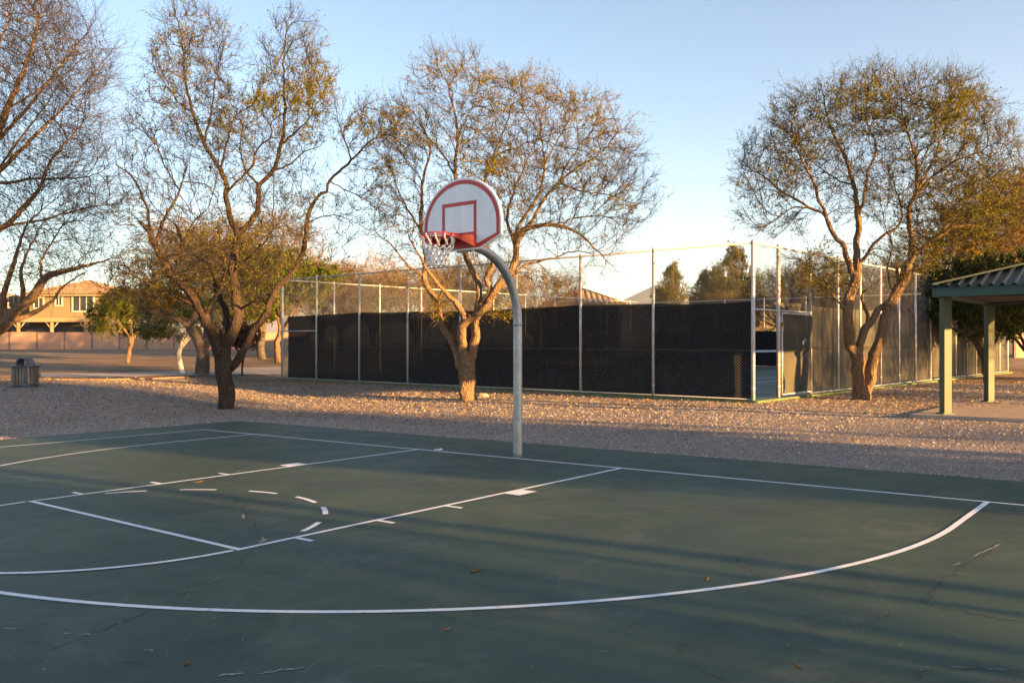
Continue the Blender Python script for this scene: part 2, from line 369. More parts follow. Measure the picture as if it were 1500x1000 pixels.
# ------------------------------------------------------------------ ground sheet
def axis(lo, hi, step, far):
    a = list(np.arange(lo, hi+1e-6, step)); d = step
    l = lo; r = hi; L = []; R = []
    while l > -far: d *= 1.35; l -= d; L.append(l)
    d = step
    while r < far: d *= 1.35; r += d; R.append(r)
    return np.array(L[::-1]+a+R)
gx = axis(-34, 26, .45, 4000); gy = axis(-8, 46, .45, 4000)
GX, GY = np.meshgrid(gx, gy); GZ = gz(GX, GY)
nx, ny = len(gx), len(gy)
idx = np.arange(nx*ny).reshape(ny, nx)
quads = np.stack([idx[:-1, :-1], idx[:-1, 1:], idx[1:, 1:], idx[1:, :-1]], -1).reshape(-1, 4)
ground = mesh_np('ground', np.stack([GX, GY, GZ], -1).reshape(-1, 3), [quads], M['ground'], smooth=True)
tag(ground, kind='structure')
att = ground.data.attributes.new('gravel', 'FLOAT', 'POINT')
gm = sstep(31, 25, GY)*1.0
gm = np.clip(gm+.0*GX, 0, 1)
att.data.foreach_set('value', gm.ravel().astype(np.float32))

# gravel stones and fallen leaves, the loose cover of the strip beyond the court
def scatter(n, dens, xr, yr):
    x = rng.uniform(*xr, n*4); y = rng.uniform(*yr, n*4)
    keep = (court_dist(x, y) > .02) & (np.abs(x) < y*.64+1.0) & (rng.random(n*4) < dens(x, y))
    x, y = x[keep][:n], y[keep][:n]; return x, y
def stones(n, spill=0):
    x, y = scatter(n, lambda x, y: np.clip((9.5/np.maximum(y, 5))**2, .06, 1)*np.where(court_dist(x, y) < 6.5, 1, .55), (-22, 20), (8, 30))
    # grit kicked a little way on to the court
    e = rng.exponential(.35, spill); sx_ = rng.uniform(-CX, CX, spill); grit = np.array([C(a, CY1-b)[:2] for a, b in zip(sx_, e)])
    sx2 = rng.uniform(-CX, CX, 500); grit2 = np.array([C(a, b)[:2] for a, b in zip(sx2, rng.uniform(-10, 1.6, 500))])
    x = np.concatenate([x, grit[:, 0], grit2[:, 0]]); y = np.concatenate([y, grit[:, 1], grit2[:, 1]])
    k = len(x); z = np.where(court_dist(x, y) <= 0, court_z(x, y)+.003, gz(x, y))
    s = rng.lognormal(math.log(.0062), .45, k)*np.clip(y/12, .8, 1.5)*np.where(court_dist(x, y) <= 0, .6, 1)
    a = rng.uniform(0, 2*math.pi, k)
    base = np.stack([np.stack([np.cos(a+j*math.pi/2+rng.normal(0, .25, k)), np.sin(a+j*math.pi/2+rng.normal(0, .25, k)), np.zeros(k)], -1)*(s*rng.uniform(.6, 1.3, k))[:, None] for j in range(4)], 1)
    top = np.stack([rng.normal(0, .35, k)*s, rng.normal(0, .35, k)*s, s*rng.uniform(.35, .85, k)], -1)
    c = np.stack([x, y, z-.002], -1)
    V = np.concatenate([base+c[:, None], (top+c)[:, None]], 1).reshape(-1, 3)
    b = (np.arange(k)*5)[:, None, None]
    T = np.array([(0, 1, 4), (1, 2, 4), (2, 3, 4), (3, 0, 4)])[None]+b
    return tag(mesh_np('gravel', V, [T.reshape(-1, 3)], M['stone']), 'loose grey brown gravel covering the strip beyond the green court', 'gravel', kind='stuff')
stones(780000, 900)
def litter(n):
    x, y = scatter(n, lambda x, y: np.clip(.25+.9*np.exp(-((x-8.5)**2+(y-21)**2)/22)+.8*np.exp(-((x+1)**2+(y-21)**2)/40)+.5*np.exp(-((x+6)**2+(y-21)**2)/50), 0, 1)*(court_dist(x, y) > 1.2), (-22, 20), (11, 31))
    k = len(x); s = rng.uniform(.014, .036, k)*np.clip(y/20, .8, 1.2)
    q = rng.normal(0, 1, (k, 3)); q[:, 2] *= .45; q /= np.linalg.norm(q, axis=1)[:, None]
    r = np.cross(q, rng.normal(0, 1, (k, 3))); r /= np.linalg.norm(r, axis=1)[:, None]
    c = np.stack([x, y, gz(x, y)+.012+s*.25], -1)
    a = q*s[:, None]; b = r*(s*rng.uniform(.25, .5, k))[:, None]
    V = np.stack([c-a, c+b, c+a, c-b], 1).reshape(-1, 3)
    return tag(mesh_np('leaf_litter', V, [np.arange(4*k).reshape(-1, 4)], M['litter']), 'dry brown leaf litter strewn over the gravel round the tree trunks', 'leaf litter', kind='stuff')
litter(26000)

# ------------------------------------------------------------------ basketball court
mb = MB()
n1, n2 = 36, 58
xs = np.linspace(-CX, CX, n1); ys = np.linspace(CY0, CY1, n2)
top = [C(x, y) for y in ys for x in xs]
mb.add(top, [(j*n1+i, j*n1+i+1, (j+1)*n1+i+1, (j+1)*n1+i) for j in range(n2-1) for i in range(n1-1)])
cr = [(-CX, CY0), (CX, CY0), (CX, CY1), (-CX, CY1)]
for i in range(4):
    a, b = cr[i], cr[(i+1) % 4]; mb.add([C(*a), C(*b), C(*b, -.16), C(*a, -.16)], [(0, 3, 2, 1)])
court = tag(mb.build('court', M['court']), kind='structure')
LZ = .004
def strip(mb, pts, wd, z=LZ):
    pts = [np.array(p, float) for p in pts]; L = []
    for i, p in enumerate(pts):
        t = pts[min(i+1, len(pts)-1)]-pts[max(i-1, 0)]; t /= np.linalg.norm(t); nrm = np.array((-t[1], t[0]))*wd/2
        L.append((p+nrm, p-nrm))
    vs = [C(q[0], q[1], z) for ab in L for q in ab]
    mb.add(vs, [(2*i, 2*i+1, 2*i+3, 2*i+2) for i in range(len(pts)-1)])
def seg(a, b, n=10): return [np.array(a)+(np.array(b)-np.array(a))*i/n for i in range(n+1)]
mb = MB(); W = .052; h = W/2
LW, FT, R3, BC, SIDE = 1.829, -5.722, 6.058, -1.55, 7.68
strip(mb, seg((-SIDE-h, 0), (SIDE+h, 0), 30), W)
for sx in (-1, 1):
    strip(mb, seg((sx*SIDE, -h), (sx*SIDE, -25), 30), W)
    strip(mb, seg((sx*LW, -h), (sx*LW, FT-h), 12), W)
strip(mb, seg((-LW+h, FT), (LW-h, FT), 10), W)
arc = [(R3, -h)]+[(R3, BC*i/6) for i in range(1, 7)]+[(R3*math.cos(t), BC-R3*math.sin(t)) for t in np.linspace(.02, math.pi-.02, 110)]+[(-R3, BC*i/6) for i in range(6, 0, -1)]+[(-R3, -h)]
strip(mb, arc, W)
strip(mb, [(LW*math.cos(t), FT-LW*math.sin(t)) for t in np.linspace(.03, math.pi-.03, 48)], W, LZ+.0015)

for a0, a1 in DASHES:
    strip(mb, [(LW*math.cos(t), FT+LW*math.sin(t)) for t in np.linspace(a0, a1, 8)], W)
for sx in (-1, 1):
    strip(mb, [(sx*(LW+h), -2.135-.15), (sx*(LW+h+.2), -2.135-.15)], .31)
    for yy in (3.355, 4.27, 5.185):
        strip(mb, [(sx*(LW+h), -yy), (sx*(LW+h+.2), -yy)], W)
lines = mb.build('court_lines', M['line'], court); tag(lines, kind='structure')

# cracks in the acrylic (traced on the slab) and the pale filler in them
def crackstrip(mb, px, w0, z, jit=.02, seg_=6):
    P = [on_court(u, v) for u, v in px]; pts = []
    for a, b in zip(P[:-1], P[1:]):
        for i in range(seg_): pts.append(a+(b-a)*i/seg_)
    pts.append(P[-1]); vs = []; n = len(pts)
    for i, p in enumerate(pts):
        t = pts[min(i+1, n-1)]-pts[max(i-1, 0)]; t = t[:2]/(np.linalg.norm(t[:2])+1e-9)
        nr = np.array((-t[1], t[0])); off = rng.normal(0, jit) if 0 < i < n-1 else 0
        wd = w0*rng.uniform(.25, 1.15)*(min(i, n-1-i, 2)/2*.85+.15)
        for sgn in (-1, 1):
            q = p[:2]+nr*(off+sgn*wd/2); vs.append((q[0], q[1], court_z(*q)+z))
    mb.add(vs, [(2*i, 2*i+1, 2*i+3, 2*i+2) for i in range(n-1)])
mb = MB()
for px, wd in [([(336, 722), (352, 745), (384, 785)], .008), ([(380, 796), (352, 825), (300, 855), (240, 885), (150, 920), (60, 962)], .006),
               ([(1500, 795), (1470, 793), (1445, 812), (1410, 830), (1380, 850), (1365, 870), (1355, 880), (1370, 887), (1400, 893), (1450, 902), (1500, 912)], .011),
               ([(1325, 885), (1290, 903), (1230, 925)], .007), ([(1075, 905), (1000, 947), (985, 962)], .006), ([(1350, 998), (1356, 982), (1390, 977), (1440, 981), (1500, 982)], .009),
               ([(1405, 707), (1395, 716)], .008), ([(1440, 725), (1480, 745), (1500, 757)], .008), ([(1065, 812), (1090, 826), (1110, 845)], .006), ([(1000, 965), (1030, 982), (1070, 998)], .006)]:
    crackstrip(mb, px, wd, .0022)
ck = mb.build('surface_crack', M['crack'], court); tag(ck, kind='structure')
mb = MB()
for px, wd in [([(355, 752), (358, 760)], .05), ([(384, 786), (388, 791), (382, 795)], .05), ([(318, 991), (338, 987), (358, 987)], .03), ([(376, 987), (410, 981), (448, 978)], .024),
               ([(1425, 815), (1445, 806), (1470, 795)], .02), ([(1392, 829), (1410, 823)], .012), ([(118, 929), (142, 929)], .02), ([(5, 919), (22, 921)], .03), ([(90, 927), (103, 928)], .018),
               ([(212, 950), (222, 955)], .02), ([(170, 912), (180, 910)], .012), ([(1390, 976), (1418, 979)], .012), ([(1445, 980), (1480, 981)], .01), ([(230, 886), (243, 884)], .012), ([(1066, 813), (1074, 817)], .012), ([(1085, 824), (1090, 827)], .014),
               ([(550, 975), (580, 973)], .007), ([(872, 955), (892, 953)], .009), ([(600, 976), (630, 974)], .005), ([(300, 857), (330, 838)], .006), ([(270, 866), (292, 860)], .007)]:
    crackstrip(mb, px, wd, .0032, .006, 5)
fl = mb.build('crack_filler', M['filler'], court); tag(fl, kind='structure')

# the few things lying on the court
def dry_leaf(u, v, s, rz, label):
    p = on_court(u, v); mb = MB()
    prof = [(-1, 0, .1), (-.4, .28, .02), (.3, .3, .05), (1, 0, .3), (.3, -.3, .12), (-.4, -.28, .08)]
    vs = [(x*s*math.cos(rz)-y*s*math.sin(rz), x*s*math.sin(rz)+y*s*math.cos(rz), .006+z*s) for x, y, z in prof]+[(x*s*math.cos(rz)-y*s*math.sin(rz), x*s*math.sin(rz)+y*s*math.cos(rz), .003+z*s) for x, y, z in prof]
    mb.add(vs, [(0, 1, 2, 3), (0, 3, 4, 5), (9, 8, 7, 6), (11, 10, 9, 6)]+[(i, (i+1) % 6, 6+(i+1) % 6, 6+i) for i in range(6)])
    o = mb.build('dry_leaf', M['litter_brown']); o.location = p; return tag(o, label, 'leaf', 'dry leaves fallen on the court')
dry_leaf(697, 836, .06, .9, 'long orange dry leaf lying in the middle of the court inside the big arc')
dry_leaf(290, 707, .06, .2, 'curled dry leaf beside the long dashes inside the painted lane')
dry_leaf(1036, 849, .04, 1.2, 'small tan dry leaf on the court outside the near end of the dashed shadows')
dry_leaf(654, 922, .022, .4, 'tiny pale dry leaf lying below the big arc near the front of the court')
dry_leaf(1168, 977, .035, 2.0, 'rusty dry leaf near the front edge of the court right of centre')
dry_leaf(275, 972, .03, 1.1, 'small orange dry leaf near the front edge of the court left of centre')
mb = MB(); pw = on_court(642, 659.3); mb.box((pw[0], pw[1], pw[2]+.012), (.12, .04, .014)); mb.box((pw[0]+.03, pw[1]+.01, pw[2]+.02), (.05, .03, .012), ((.9, .3, .1), (-.3, .9, 0), (0, 0, 1)))
tag(mb.build('paper_scrap', M['plastic'], loc=tuple(pw)), 'small folded white paper scrap just behind the baseline', 'paper')

# ------------------------------------------------------------------ basketball hoop
hp = C(0.03, .13)
hoop = tag(empty('basketball_hoop', tuple(hp)), 'galvanised gooseneck basketball goal with white fan backboard and red rim', 'basketball hoop')
def HC(x, y, z): return C(x, y, 0)+np.array((0, 0, z))-hp
BY = -1.06
mb = MB(); pts = []
RAD, ZT = 1.0, 2.93
for z in np.linspace(-.1, ZT-RAD, 12): pts.append(HC(.03, .13, z))
for t in np.linspace(0, math.pi/2, 15)[1:]: pts.append(HC(.03, .13-RAD*(1-math.cos(t)), ZT-RAD+RAD*math.sin(t)))
pts.append(HC(.03, BY+.06, ZT))
mb.tube(pts, .0635, 20)
mb.build('pole', M['galv'], hoop)
mb = MB(); mb.tube([HC(.03, .13, 1.88), HC(.03, .13, 1.93)], .066, 20); mb.build('collar', M['galv'], hoop)
# fan backboard outline (x,z)
def fan(inset=0):
    hw, zb, zc, zs, zt, fb = .69-inset, 2.86+inset, 3.015+inset*.45, 3.20, 3.82-inset, .33-inset*.3
    o = [(-fb, zb), (fb, zb), (hw, zc)]
    for t in np.linspace(0, math.pi, 37): o.append((hw*math.cos(t), zs+(zt-zs)*math.sin(t)))
    o.append((-hw, zc)); return o
mb = MB(); o = fan()
mb.prism([HC(x, BY, z) for x, z in o], HC(0, BY+.045, 3)-HC(0, BY, 3))
bb = mb.build('backboard', M['board'], hoop)
def ringband(o1, o2, y0, y1, nm, closed=True):
    mb = MB(); n = len(o1)
    vs = [HC(x, y0, z) for x, z in o1]+[HC(x, y0, z) for x, z in o2]
    mb.add(vs, [(i, n+i, n+(i+1) % n, (i+1) % n) for i in range(n)]); return mb.build(nm, M['red'], bb)
ringband(fan(.024), fan(.080), BY-.003, 0, 'border_stripe')
def rect(x0, x1, z0, z1): return [(x0, z0), (x1, z0), (x1, z1), (x0, z1)]
ringband(rect(-.335, .275, 3.045, 3.505), rect(-.285, .225, 3.095, 3.455), BY-.003, 0, 'target_square')
# back stiffening ribs and mounting bracket
mb = MB()
for x in (-.2, .2): mb.tube([HC(x, BY+.06, 2.9), HC(x, BY+.06, 3.6)], .02, 6)
mb.tube([HC(-.45, BY+.06, 3.1), HC(.45, BY+.06, 3.1)], .02, 6)
mb.prism([HC(-.12, BY+.05, 2.84), HC(.16, BY+.05, 2.84), HC(.16, BY+.05, 3.15), HC(-.12, BY+.05, 3.15)], HC(0, BY+.08, 0)-HC(0, BY+.05, 0))
mb.build('mounting_bracket', M['galv'], bb)
# rim
RX, RY_, RZ, RR = -.03, BY-.42, 3.035, .2286
mb = MB()
ring = [HC(RX+RR*math.cos(t), RY_+RR*math.sin(t), RZ) for t in np.linspace(0, 2*math.pi, 49)]
mb.tube(ring, .010, 8, False)
ring2 = [HC(RX+(RR+.004)*math.cos(t), RY_+(RR+.004)*math.sin(t), RZ-.026) for t in np.linspace(0, 2*math.pi, 49)]
mb.tube(ring2, .008, 8, False)
rim = mb.build('rim', M['rim'], hoop)
mb = MB()
# flared shroud plate from the board round both sides of the ring, and vertical gussets under it
def shroud(zt, drop):
    L = []
    for t in np.linspace(-.05, math.pi+.05, 25): L.append((RX+(RR+.012)*math.cos(t), RY_+(RR+.012)*math.sin(t)))
    return L
L = shroud(0, 0)
back = [(RX-.30+.60*(1-i/24), BY-.004) for i in range(25)]
vs = [HC(x, y, RZ+.006) for x, y in L]+[HC(x, y, RZ+.006) for x, y in back]
mb.add(vs, [(i, i+1, 26+i, 25+i) for i in range(24)])
vs = [HC(x, y, RZ-.004) for x, y in L]+[HC(x, y, RZ-.004) for x, y in back]
mb.add(vs, [(i, 25+i, 26+i, i+1) for i in range(24)])
for sx in (-1, 1):
    a = (RX+sx*(RR+.012), RY_); b = (RX+sx*.30, BY-.004)
    mid = (a[0]+sx*.004, (a[1]+b[1])/2-.02)
    P = [HC(*a, RZ+.006), HC(*mid, RZ+.006), HC(*b, RZ+.006), HC(*b, RZ-.15), HC(*mid, RZ-.075), HC(*a, RZ-.03)]
    mb.prism(P, HC(sx*.006, 0, 0)-HC(0, 0, 0))
mb.prism([HC(RX-.3, BY-.004, RZ-.15), HC(RX+.3, BY-.004, RZ-.15), HC(RX+.3, BY-.004, RZ+.03), HC(RX-.3, BY-.004, RZ+.03)], HC(0, BY-.012, 0)-HC(0, BY-.004, 0))
mb.build('rim_bracket', M['rim'], rim)
for x, z in ((-.08, -.13), (.08, -.13), (-.24, -.12), (.24, -.12)):
    mb = MB(); mb.tube([HC(RX+x, BY-.012, RZ+z), HC(RX+x, BY-.024, RZ+z)], .009, 6); mb.build('bolt', M['galv'], rim)
# net: 12 loops of knotted cord
mb = MB(); NL = 12
prof = [(.226, -.012), (.205, -.10), (.165, -.20), (.140, -.27), (.130, -.34), (.128, -.41)]
def npnt(k, j):
    a = 2*math.pi*(k+(.5 if j % 2 else 0))/NL+.1; r, z = prof[j]; sw = 1+.05*math.sin(3*a+j)
    return HC(RX+r*sw*math.cos(a), RY_+r*sw*math.sin(a), RZ+z+.008*math.sin(5*a+j*2))
for k in range(NL):
    a0 = npnt(k, 0)
    a1 = HC(RX+.19*math.cos(2*math.pi*k/NL+.1), RY_+.19*math.sin(2*math.pi*k/NL+.1), RZ-.15)
    a = 2*math.pi*k/NL+.1
    mb.tube([HC(RX+.236*math.cos(a), RY_+.236*math.sin(a), RZ-.006), HC(RX+.242*math.cos(a), RY_+.242*math.sin(a), RZ-.026), HC(RX+.222*math.cos(a), RY_+.222*math.sin(a), RZ-.04), npnt(k, 1)-np.array((0, 0, .06))], [.009, .011, .012, .013], 6)
    for d in (0, 1):
        for j in range(1, 5):
            kk = k
            p = npnt(kk, j) if j > 1 else npnt(k, 1)-np.array((0, 0, .06))
            if j % 2 == 1:
                kk = k
                p = HC(RX+prof[j][0]*math.cos(a), RY_+prof[j][0]*math.sin(a), RZ+prof[j][1]-(.06 if j == 1 else 0))
                a2 = a+(d-.5)*2*math.pi/NL
            else:
                p = HC(RX+prof[j][0]*math.cos(a+math.pi/NL), RY_+prof[j][0]*math.sin(a+math.pi/NL), RZ+prof[j][1])
                a2 = a+math.pi/NL+(d-.5)*2*math.pi/NL
            q = HC(RX+prof[j+1][0]*math.cos(a2), RY_+prof[j+1][0]*math.sin(a2), RZ+prof[j+1][1])
            mb.tube([p, (p+q)/2+np.array((0, 0, -.008)), q], [.0125, .0115, .0135], 5)
    aa = a+.0
    for j in (3, 5):
        b_ = a if j % 2 else a+math.pi/NL
mb.build('net', M['net'], hoop)

# ------------------------------------------------------------------ tennis enclosure
AV = np.array((.656, .755, 0)); AV /= np.linalg.norm(AV); BV = np.array((AV[1], -AV[0], 0))
FR = np.array((5.552, 20.2, 0)); FL = FR-18.6*BV; BR = FR+25.5*AV; BL = FL+25.5*AV
FENH = 3.66
mb = MB(); e = .12; zt = TZ+.03
q = [FL-BV*e-AV*e, FR+BV*e-AV*e, BR+BV*e+AV*e, BL-BV*e+AV*e]
mb.prism([(*p[:2], zt) for p in q], (0, 0, -.3))
tcrt = tag(mb.build('tennis_court', M['tcourt']), kind='structure')
mb = MB()
def tstrip(a, b, wd=.07):
    p = FL+BV*(9.3)+BV*a[0]+AV*a[1]; r = FL+BV*9.3+BV*b[0]+AV*b[1]; t = (r-p)/np.linalg.norm(r-p); nn = np.array((-t[1], t[0], 0))*wd/2
    mb.add([(*x[:2], zt+.004) for x in (p+nn, p-nn, r-nn, r+nn)], [(0, 1, 2, 3)])
for x in (-5.5, 5.5, -4.1, 4.1): tstrip((x, 2.0), (x, 23.5))
for y in (2.0, 23.5): tstrip((-5.5, y), (5.5, y))
for y in (7.0, 18.5): tstrip((-4.1, y), (4.1, y))
tstrip((0, 7), (0, 18.5))
tag(mb.build('tennis_court_lines', M['line'], tcrt), kind='structure')
mb = MB()
for a, b in ((q[0], q[1]), (q[1], q[2]), (q[2], q[3]), (q[3], q[0])):
    t = (b-a)/np.linalg.norm(b-a); nn = np.array((t[1], -t[0], 0))
    mb.box(((a+b)/2+nn*.03)*np.array((1, 1, 0))+np.array((0, 0, TZ-.02)), (np.linalg.norm(b-a)+.06, .06, .09), (t, nn, (0, 0, 1)))
tag(mb.build('court_kerb', M['curb'], tcrt), kind='structure')

def screen_mesh(P0, d, n, t0, t1, z0, z1, posts, seed, sag=.03, wr=.017):
    r = np.random.default_rng(seed); nu = max(8, int((t1-t0)/.06)); nv = 40
    t = np.linspace(t0, t1, nu); w_ = np.linspace(0, 1, nv); T, Wv = np.meshgrid(t, w_)
    pt = np.array(sorted(set([t0, t1]+[p for p in posts if t0 < p < t1])))
    k = np.clip(np.searchsorted(pt, T, side='right')-1, 0, len(pt)-2); f = (T-pt[k])/(pt[k+1]-pt[k])
    bell = np.sin(np.pi*f)
    topz = z1-sag*bell*(.4+.6*np.sin(k*2.1)**2)+.03*np.sin(T*.7+seed); botz = z0+.02*np.sin(T*1.7+seed)
    Z = botz+(topz-botz)*Wv
    off = (.045 if wr > .012 else .02)*bell*np.sin(np.pi*Wv)*np.cos(k*1.7)
    for _ in range(16):
        a, b, ph = r.uniform(1, 7), r.uniform(-3, 3), r.uniform(0, 6.3)
        off += wr*r.uniform(.2, .6)*np.sin(a*T+b*Z*2+ph)*np.abs(np.sin(r.uniform(.3, 1.1)*T+r.uniform(0, 6)))
    # tight diagonal pulls at the posts and along the middle seam
    off += wr*.5*np.sin(22*(T-Z*.5))*np.exp(-((f*(1-f))*14))*np.exp(-((Wv-.15)**2)/.06)
    off *= 1-.85*np.exp(-((Wv-.5)**2)/.0012)
    off = .085*np.tanh(off/.085)
    P = P0[None, None]+T[..., None]*d-n*(.13 if wr > .012 else .065)+off[..., None]*n; P[..., 2] = Z
    ix = np.arange(nu*nv).reshape(nv, nu)
    Q = np.stack([ix[:-1, :-1], ix[:-1, 1:], ix[1:, 1:], ix[1:, :-1]], -1).reshape(-1, 4)
    return P.reshape(-1, 3), Q
def chain_mesh(P0, d, n, t0, t1, z0, z1, r=.0021, pitch=.072):
    """diagonal wires both ways, clipped to the rectangle, as slim three-sided bars"""
    Lh = t1-t0; H = z1-z0; A = []; B = []; 
    for sgn in (1, -1):
        c = np.arange(-H, Lh, pitch)
        a0 = np.maximum(c, 0); a1 = np.minimum(c+H, Lh); k = a1-a0 > .02; c, a0, a1 = c[k], a0[k], a1[k]
        za, zb = a0-c, a1-c
        if sgn < 0: za, zb = H-za, H-zb
        o_ = .002*sgn
        A.append(P0+np.outer(t0+a0, d)+n*o_+np.outer(z0+za, (0, 0, 1))); B.append(P0+np.outer(t0+a1, d)+n*o_+np.outer(z0+zb, (0, 0, 1)))
    A = np.concatenate(A); B = np.concatenate(B); t = B-A; t /= np.linalg.norm(t, axis=1)[:, None]
    m = len(A); u = np.tile(n, (m, 1)); w_ = np.cross(t, u); V = []
    for base in (A, B):
        for k in range(3):
            a = 2*math.pi*k/3; V.append(base+r*(math.cos(a)*u+math.sin(a)*w_))
    V = np.stack(V, 1).reshape(-1, 3); b = (np.arange(m)*6)[:, None, None]
    Q = np.array([(0, 1, 4, 3), (1, 2, 5, 4), (2, 0, 3, 5)])[None]+b
    return V, Q.reshape(-1, 4)
def fence(label, P0, d, n, L, posts, terms, screens, chains, seed, scr_mat, zb=None):
    P0 = np.array((P0[0], P0[1], 0.)); base = np.array((P0[0], P0[1], TZ))
    root = tag(empty('chain_link_fence', tuple(base)), label, 'fence', 'fence runs round the tennis court')
    Q0 = P0-base; z0, z1 = TZ, TZ+FENH
    at = lambda t, z, o=0: P0+d*t+n*o+np.array((0, 0, z))-base
    for t in posts:
        mb = MB(); r = .047 if t in terms else .036
        mb.tube([at(t, z0-.15), at(t, z1+.03)], r, 12); mb.lathe(at(t, z1+.03), [(r+.004, -.03), (r+.004, .01), (r*.6, .035), (.001, .04)], 12)
        for z in np.linspace(z0+.3, z1-.25, 7):
            mb.lathe(at(t, z), [(r+.004, -.012), (r+.004, .012)], 12)
        if t in terms:
            mb.lathe(at(t, gzv(P0+d*t)), [(.16, -.03), (.13, .02), (.0, .03)], 12)
        mb.build('post', M['post'], root)
    mb = MB(); mb.tube([at(0, z1-.01), at(L, z1-.01)], .024, 10); mb.build('top_rail', M['post'], root)
    mb = MB()
    for a, b in chains: 
        if b[0] < .5: mb.tube([at(a[0], z0+.05, .01), at(a[1], z0+.05, .01)], .012, 6)
    if mb.v: mb.build('bottom_rail', M['post'], root)
    Vs, Qs, off = [], [], 0
    for (a0, a1), (h0, h1) in chains:
        V, Q = chain_mesh(P0-base, d, n, a0, a1, TZ+h0, TZ+h1); Vs.append(V); Qs.append(Q+off); off += len(V)
    mesh_np('wire_mesh', np.concatenate(Vs), [np.concatenate(Qs)], M['wire'], root)
    for i, (a0, a1, h0, h1) in enumerate(screens):
        V, Q = screen_mesh(P0-base, d, n, a0, a1, TZ+h0, TZ+h1, posts, seed+i, wr=(.017 if scr_mat == M['screen_side'] else .007))
        V[:, 2] -= TZ
        s = mesh_np('windscreen', V, [Q], scr_mat, root, smooth=False)
        mb = MB()
        zs = TZ+(h0+h1)/2-.01
        if h1-h0 > 1: 
            for t_ in [a0+(a1-a0)*k/40 for k in range(40)]:
                pass
            mb.box(at((a0+a1)/2, zs, -.112 if scr_mat == M['screen_side'] else -.052), (a1-a0, .006, .045), (d, n, (0, 0, 1)))
            sm_ = mb.build('seam', M['crack'], s)
    return root, at
def gzv(p): return float(gz(p[0], p[1]))
front_posts = [0, 2.08, 4.45, 6.85, 9.19, 11.4, 13.67, 15.93]
f1, at1 = fence('long chain link fence with shaded windscreen facing the basketball court', FL, BV, -AV, 18.6, front_posts+[18.6], (0, 18.6), [(.28, 18.56, .045, 2.335)], [((0.02, 18.55), (.05, 3.62))], 11, M['screen'])
mb = MB(); mb.tube([at1(.05, TZ+1.76, .02), at1(2.05, TZ+1.76, .02)], .022, 8); mb.build('cross_rail', M['post'], f1)
side_posts = [1.36, 3.30, 5.2, 6.93, 8.67, 10.4, 12.1, 13.8, 15.4, 17.0, 18.6, 20.0, 21.6, 24.0, 25.5]
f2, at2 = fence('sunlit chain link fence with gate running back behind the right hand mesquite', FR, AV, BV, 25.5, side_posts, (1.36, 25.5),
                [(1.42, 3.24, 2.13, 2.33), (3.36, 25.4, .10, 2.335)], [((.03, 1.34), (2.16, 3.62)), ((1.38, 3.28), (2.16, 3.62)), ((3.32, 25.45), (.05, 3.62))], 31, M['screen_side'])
mb = MB(); mb.tube([at2(.04, TZ+2.13), at2(3.28, TZ+2.13)], .022, 8); mb.build('transom_rail', M['post'], f2)
# gate leaf with its own frame, fabric and latch
mb = MB()
g0, g1, zb_, zt_ = 1.44, 3.22, TZ+.10, TZ+2.07
for a, b in (((g0, zb_), (g0, zt_)), ((g1, zb_), (g1, zt_)), ((g0, zt_), (g1, zt_)), ((g0, zb_), (g1, zb_))): mb.tube([at2(*a, .06), at2(*b, .06)], .021, 8)
gate = mb.build('gate', M['post'], f2)
V, Q = chain_mesh(np.array((FR[0], FR[1], 0))-np.array((FR[0], FR[1], TZ)), AV, BV, g0, g1, zb_, zt_); mesh_np('wire_mesh', V+BV*.075, [Q], M['wire'], gate)
V, Q = screen_mesh(np.array((0, 0, -TZ)), AV, BV, g0+.03, g1-.03, zb_+.03, zt_-.02, [], 77, .01, .035); V[:, 2] -= TZ; mesh_np('windscreen', V+BV*.20, [Q], M['screen_side'], gate, smooth=True)
mb = MB(); mb.box(at2(2.62, TZ+1.35, .09), (.06, .02, .1), (AV, BV, (0, 0, 1))); mb.tube([at2(2.62, TZ+1.42, .1), at2(2.62, TZ+1.46, .14), at2(2.62, TZ+1.36, .14)], .012, 6); mb.build('latch', M['plastic'], gate)
for z in (.4, 1.8):
    mb = MB(); mb.lathe(at2(g0-.03, TZ+z, .05), [(.04, -.05), (.045, 0), (.04, .05)], 10); mb.build('hinge', M['steel_dark'], gate)
lp = [2.37+2.313*k for k in range(11)]
f3, at3 = fence('far left chain link fence seen above the shaded windscreen', FL, AV, -BV, 25.5, lp[:10], (), [], [((.03, 25.4), (.05, 3.62))], 51, M['screen'])
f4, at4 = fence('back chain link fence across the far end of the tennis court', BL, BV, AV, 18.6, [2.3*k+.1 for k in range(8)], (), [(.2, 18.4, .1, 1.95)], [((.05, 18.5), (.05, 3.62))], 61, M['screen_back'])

# tennis net
nm_ = FL+BV*9.3+AV*12.75
net = tag(empty('tennis_net', (nm_[0], nm_[1], zt)), 'tennis net with white top band across the enclosed court', 'net')
na = lambda t, z: BV*t+np.array((0, 0, z))
for sx in (-6.4, 6.4):
    mb = MB(); mb.tube([na(sx, -.05), na(sx, 1.09)], .045, 12); mb.build('net_post', M['steel_dark'], net)
mb = MB(); zz_ = lambda t: .914+.156*(abs(t)/6.4)
T_ = np.linspace(-6.38, 6.38, 41)
for a, b in zip(T_[:-1], T_[1:]): mb.prism([na(a, zz_(a)+.02), na(b, zz_(b)+.02), na(b, zz_(b)-.06), na(a, zz_(a)-.06)], AV*.02)
mb.build('band', M['line'], net)
mb = MB()
for t in np.arange(-6.35, 6.36, .09): mb.tube([na(t, .04), na(t, zz_(t)-.05)], .002, 3, False)
for k in range(11):
    for a, b in zip(T_[:-1], T_[1:]): mb.tube([na(a, .05+(zz_(a)-.1)*k/11), na(b, .05+(zz_(b)-.1)*k/11)], .002, 3, False)
mb.build('mesh', M['steel_dark'], net)

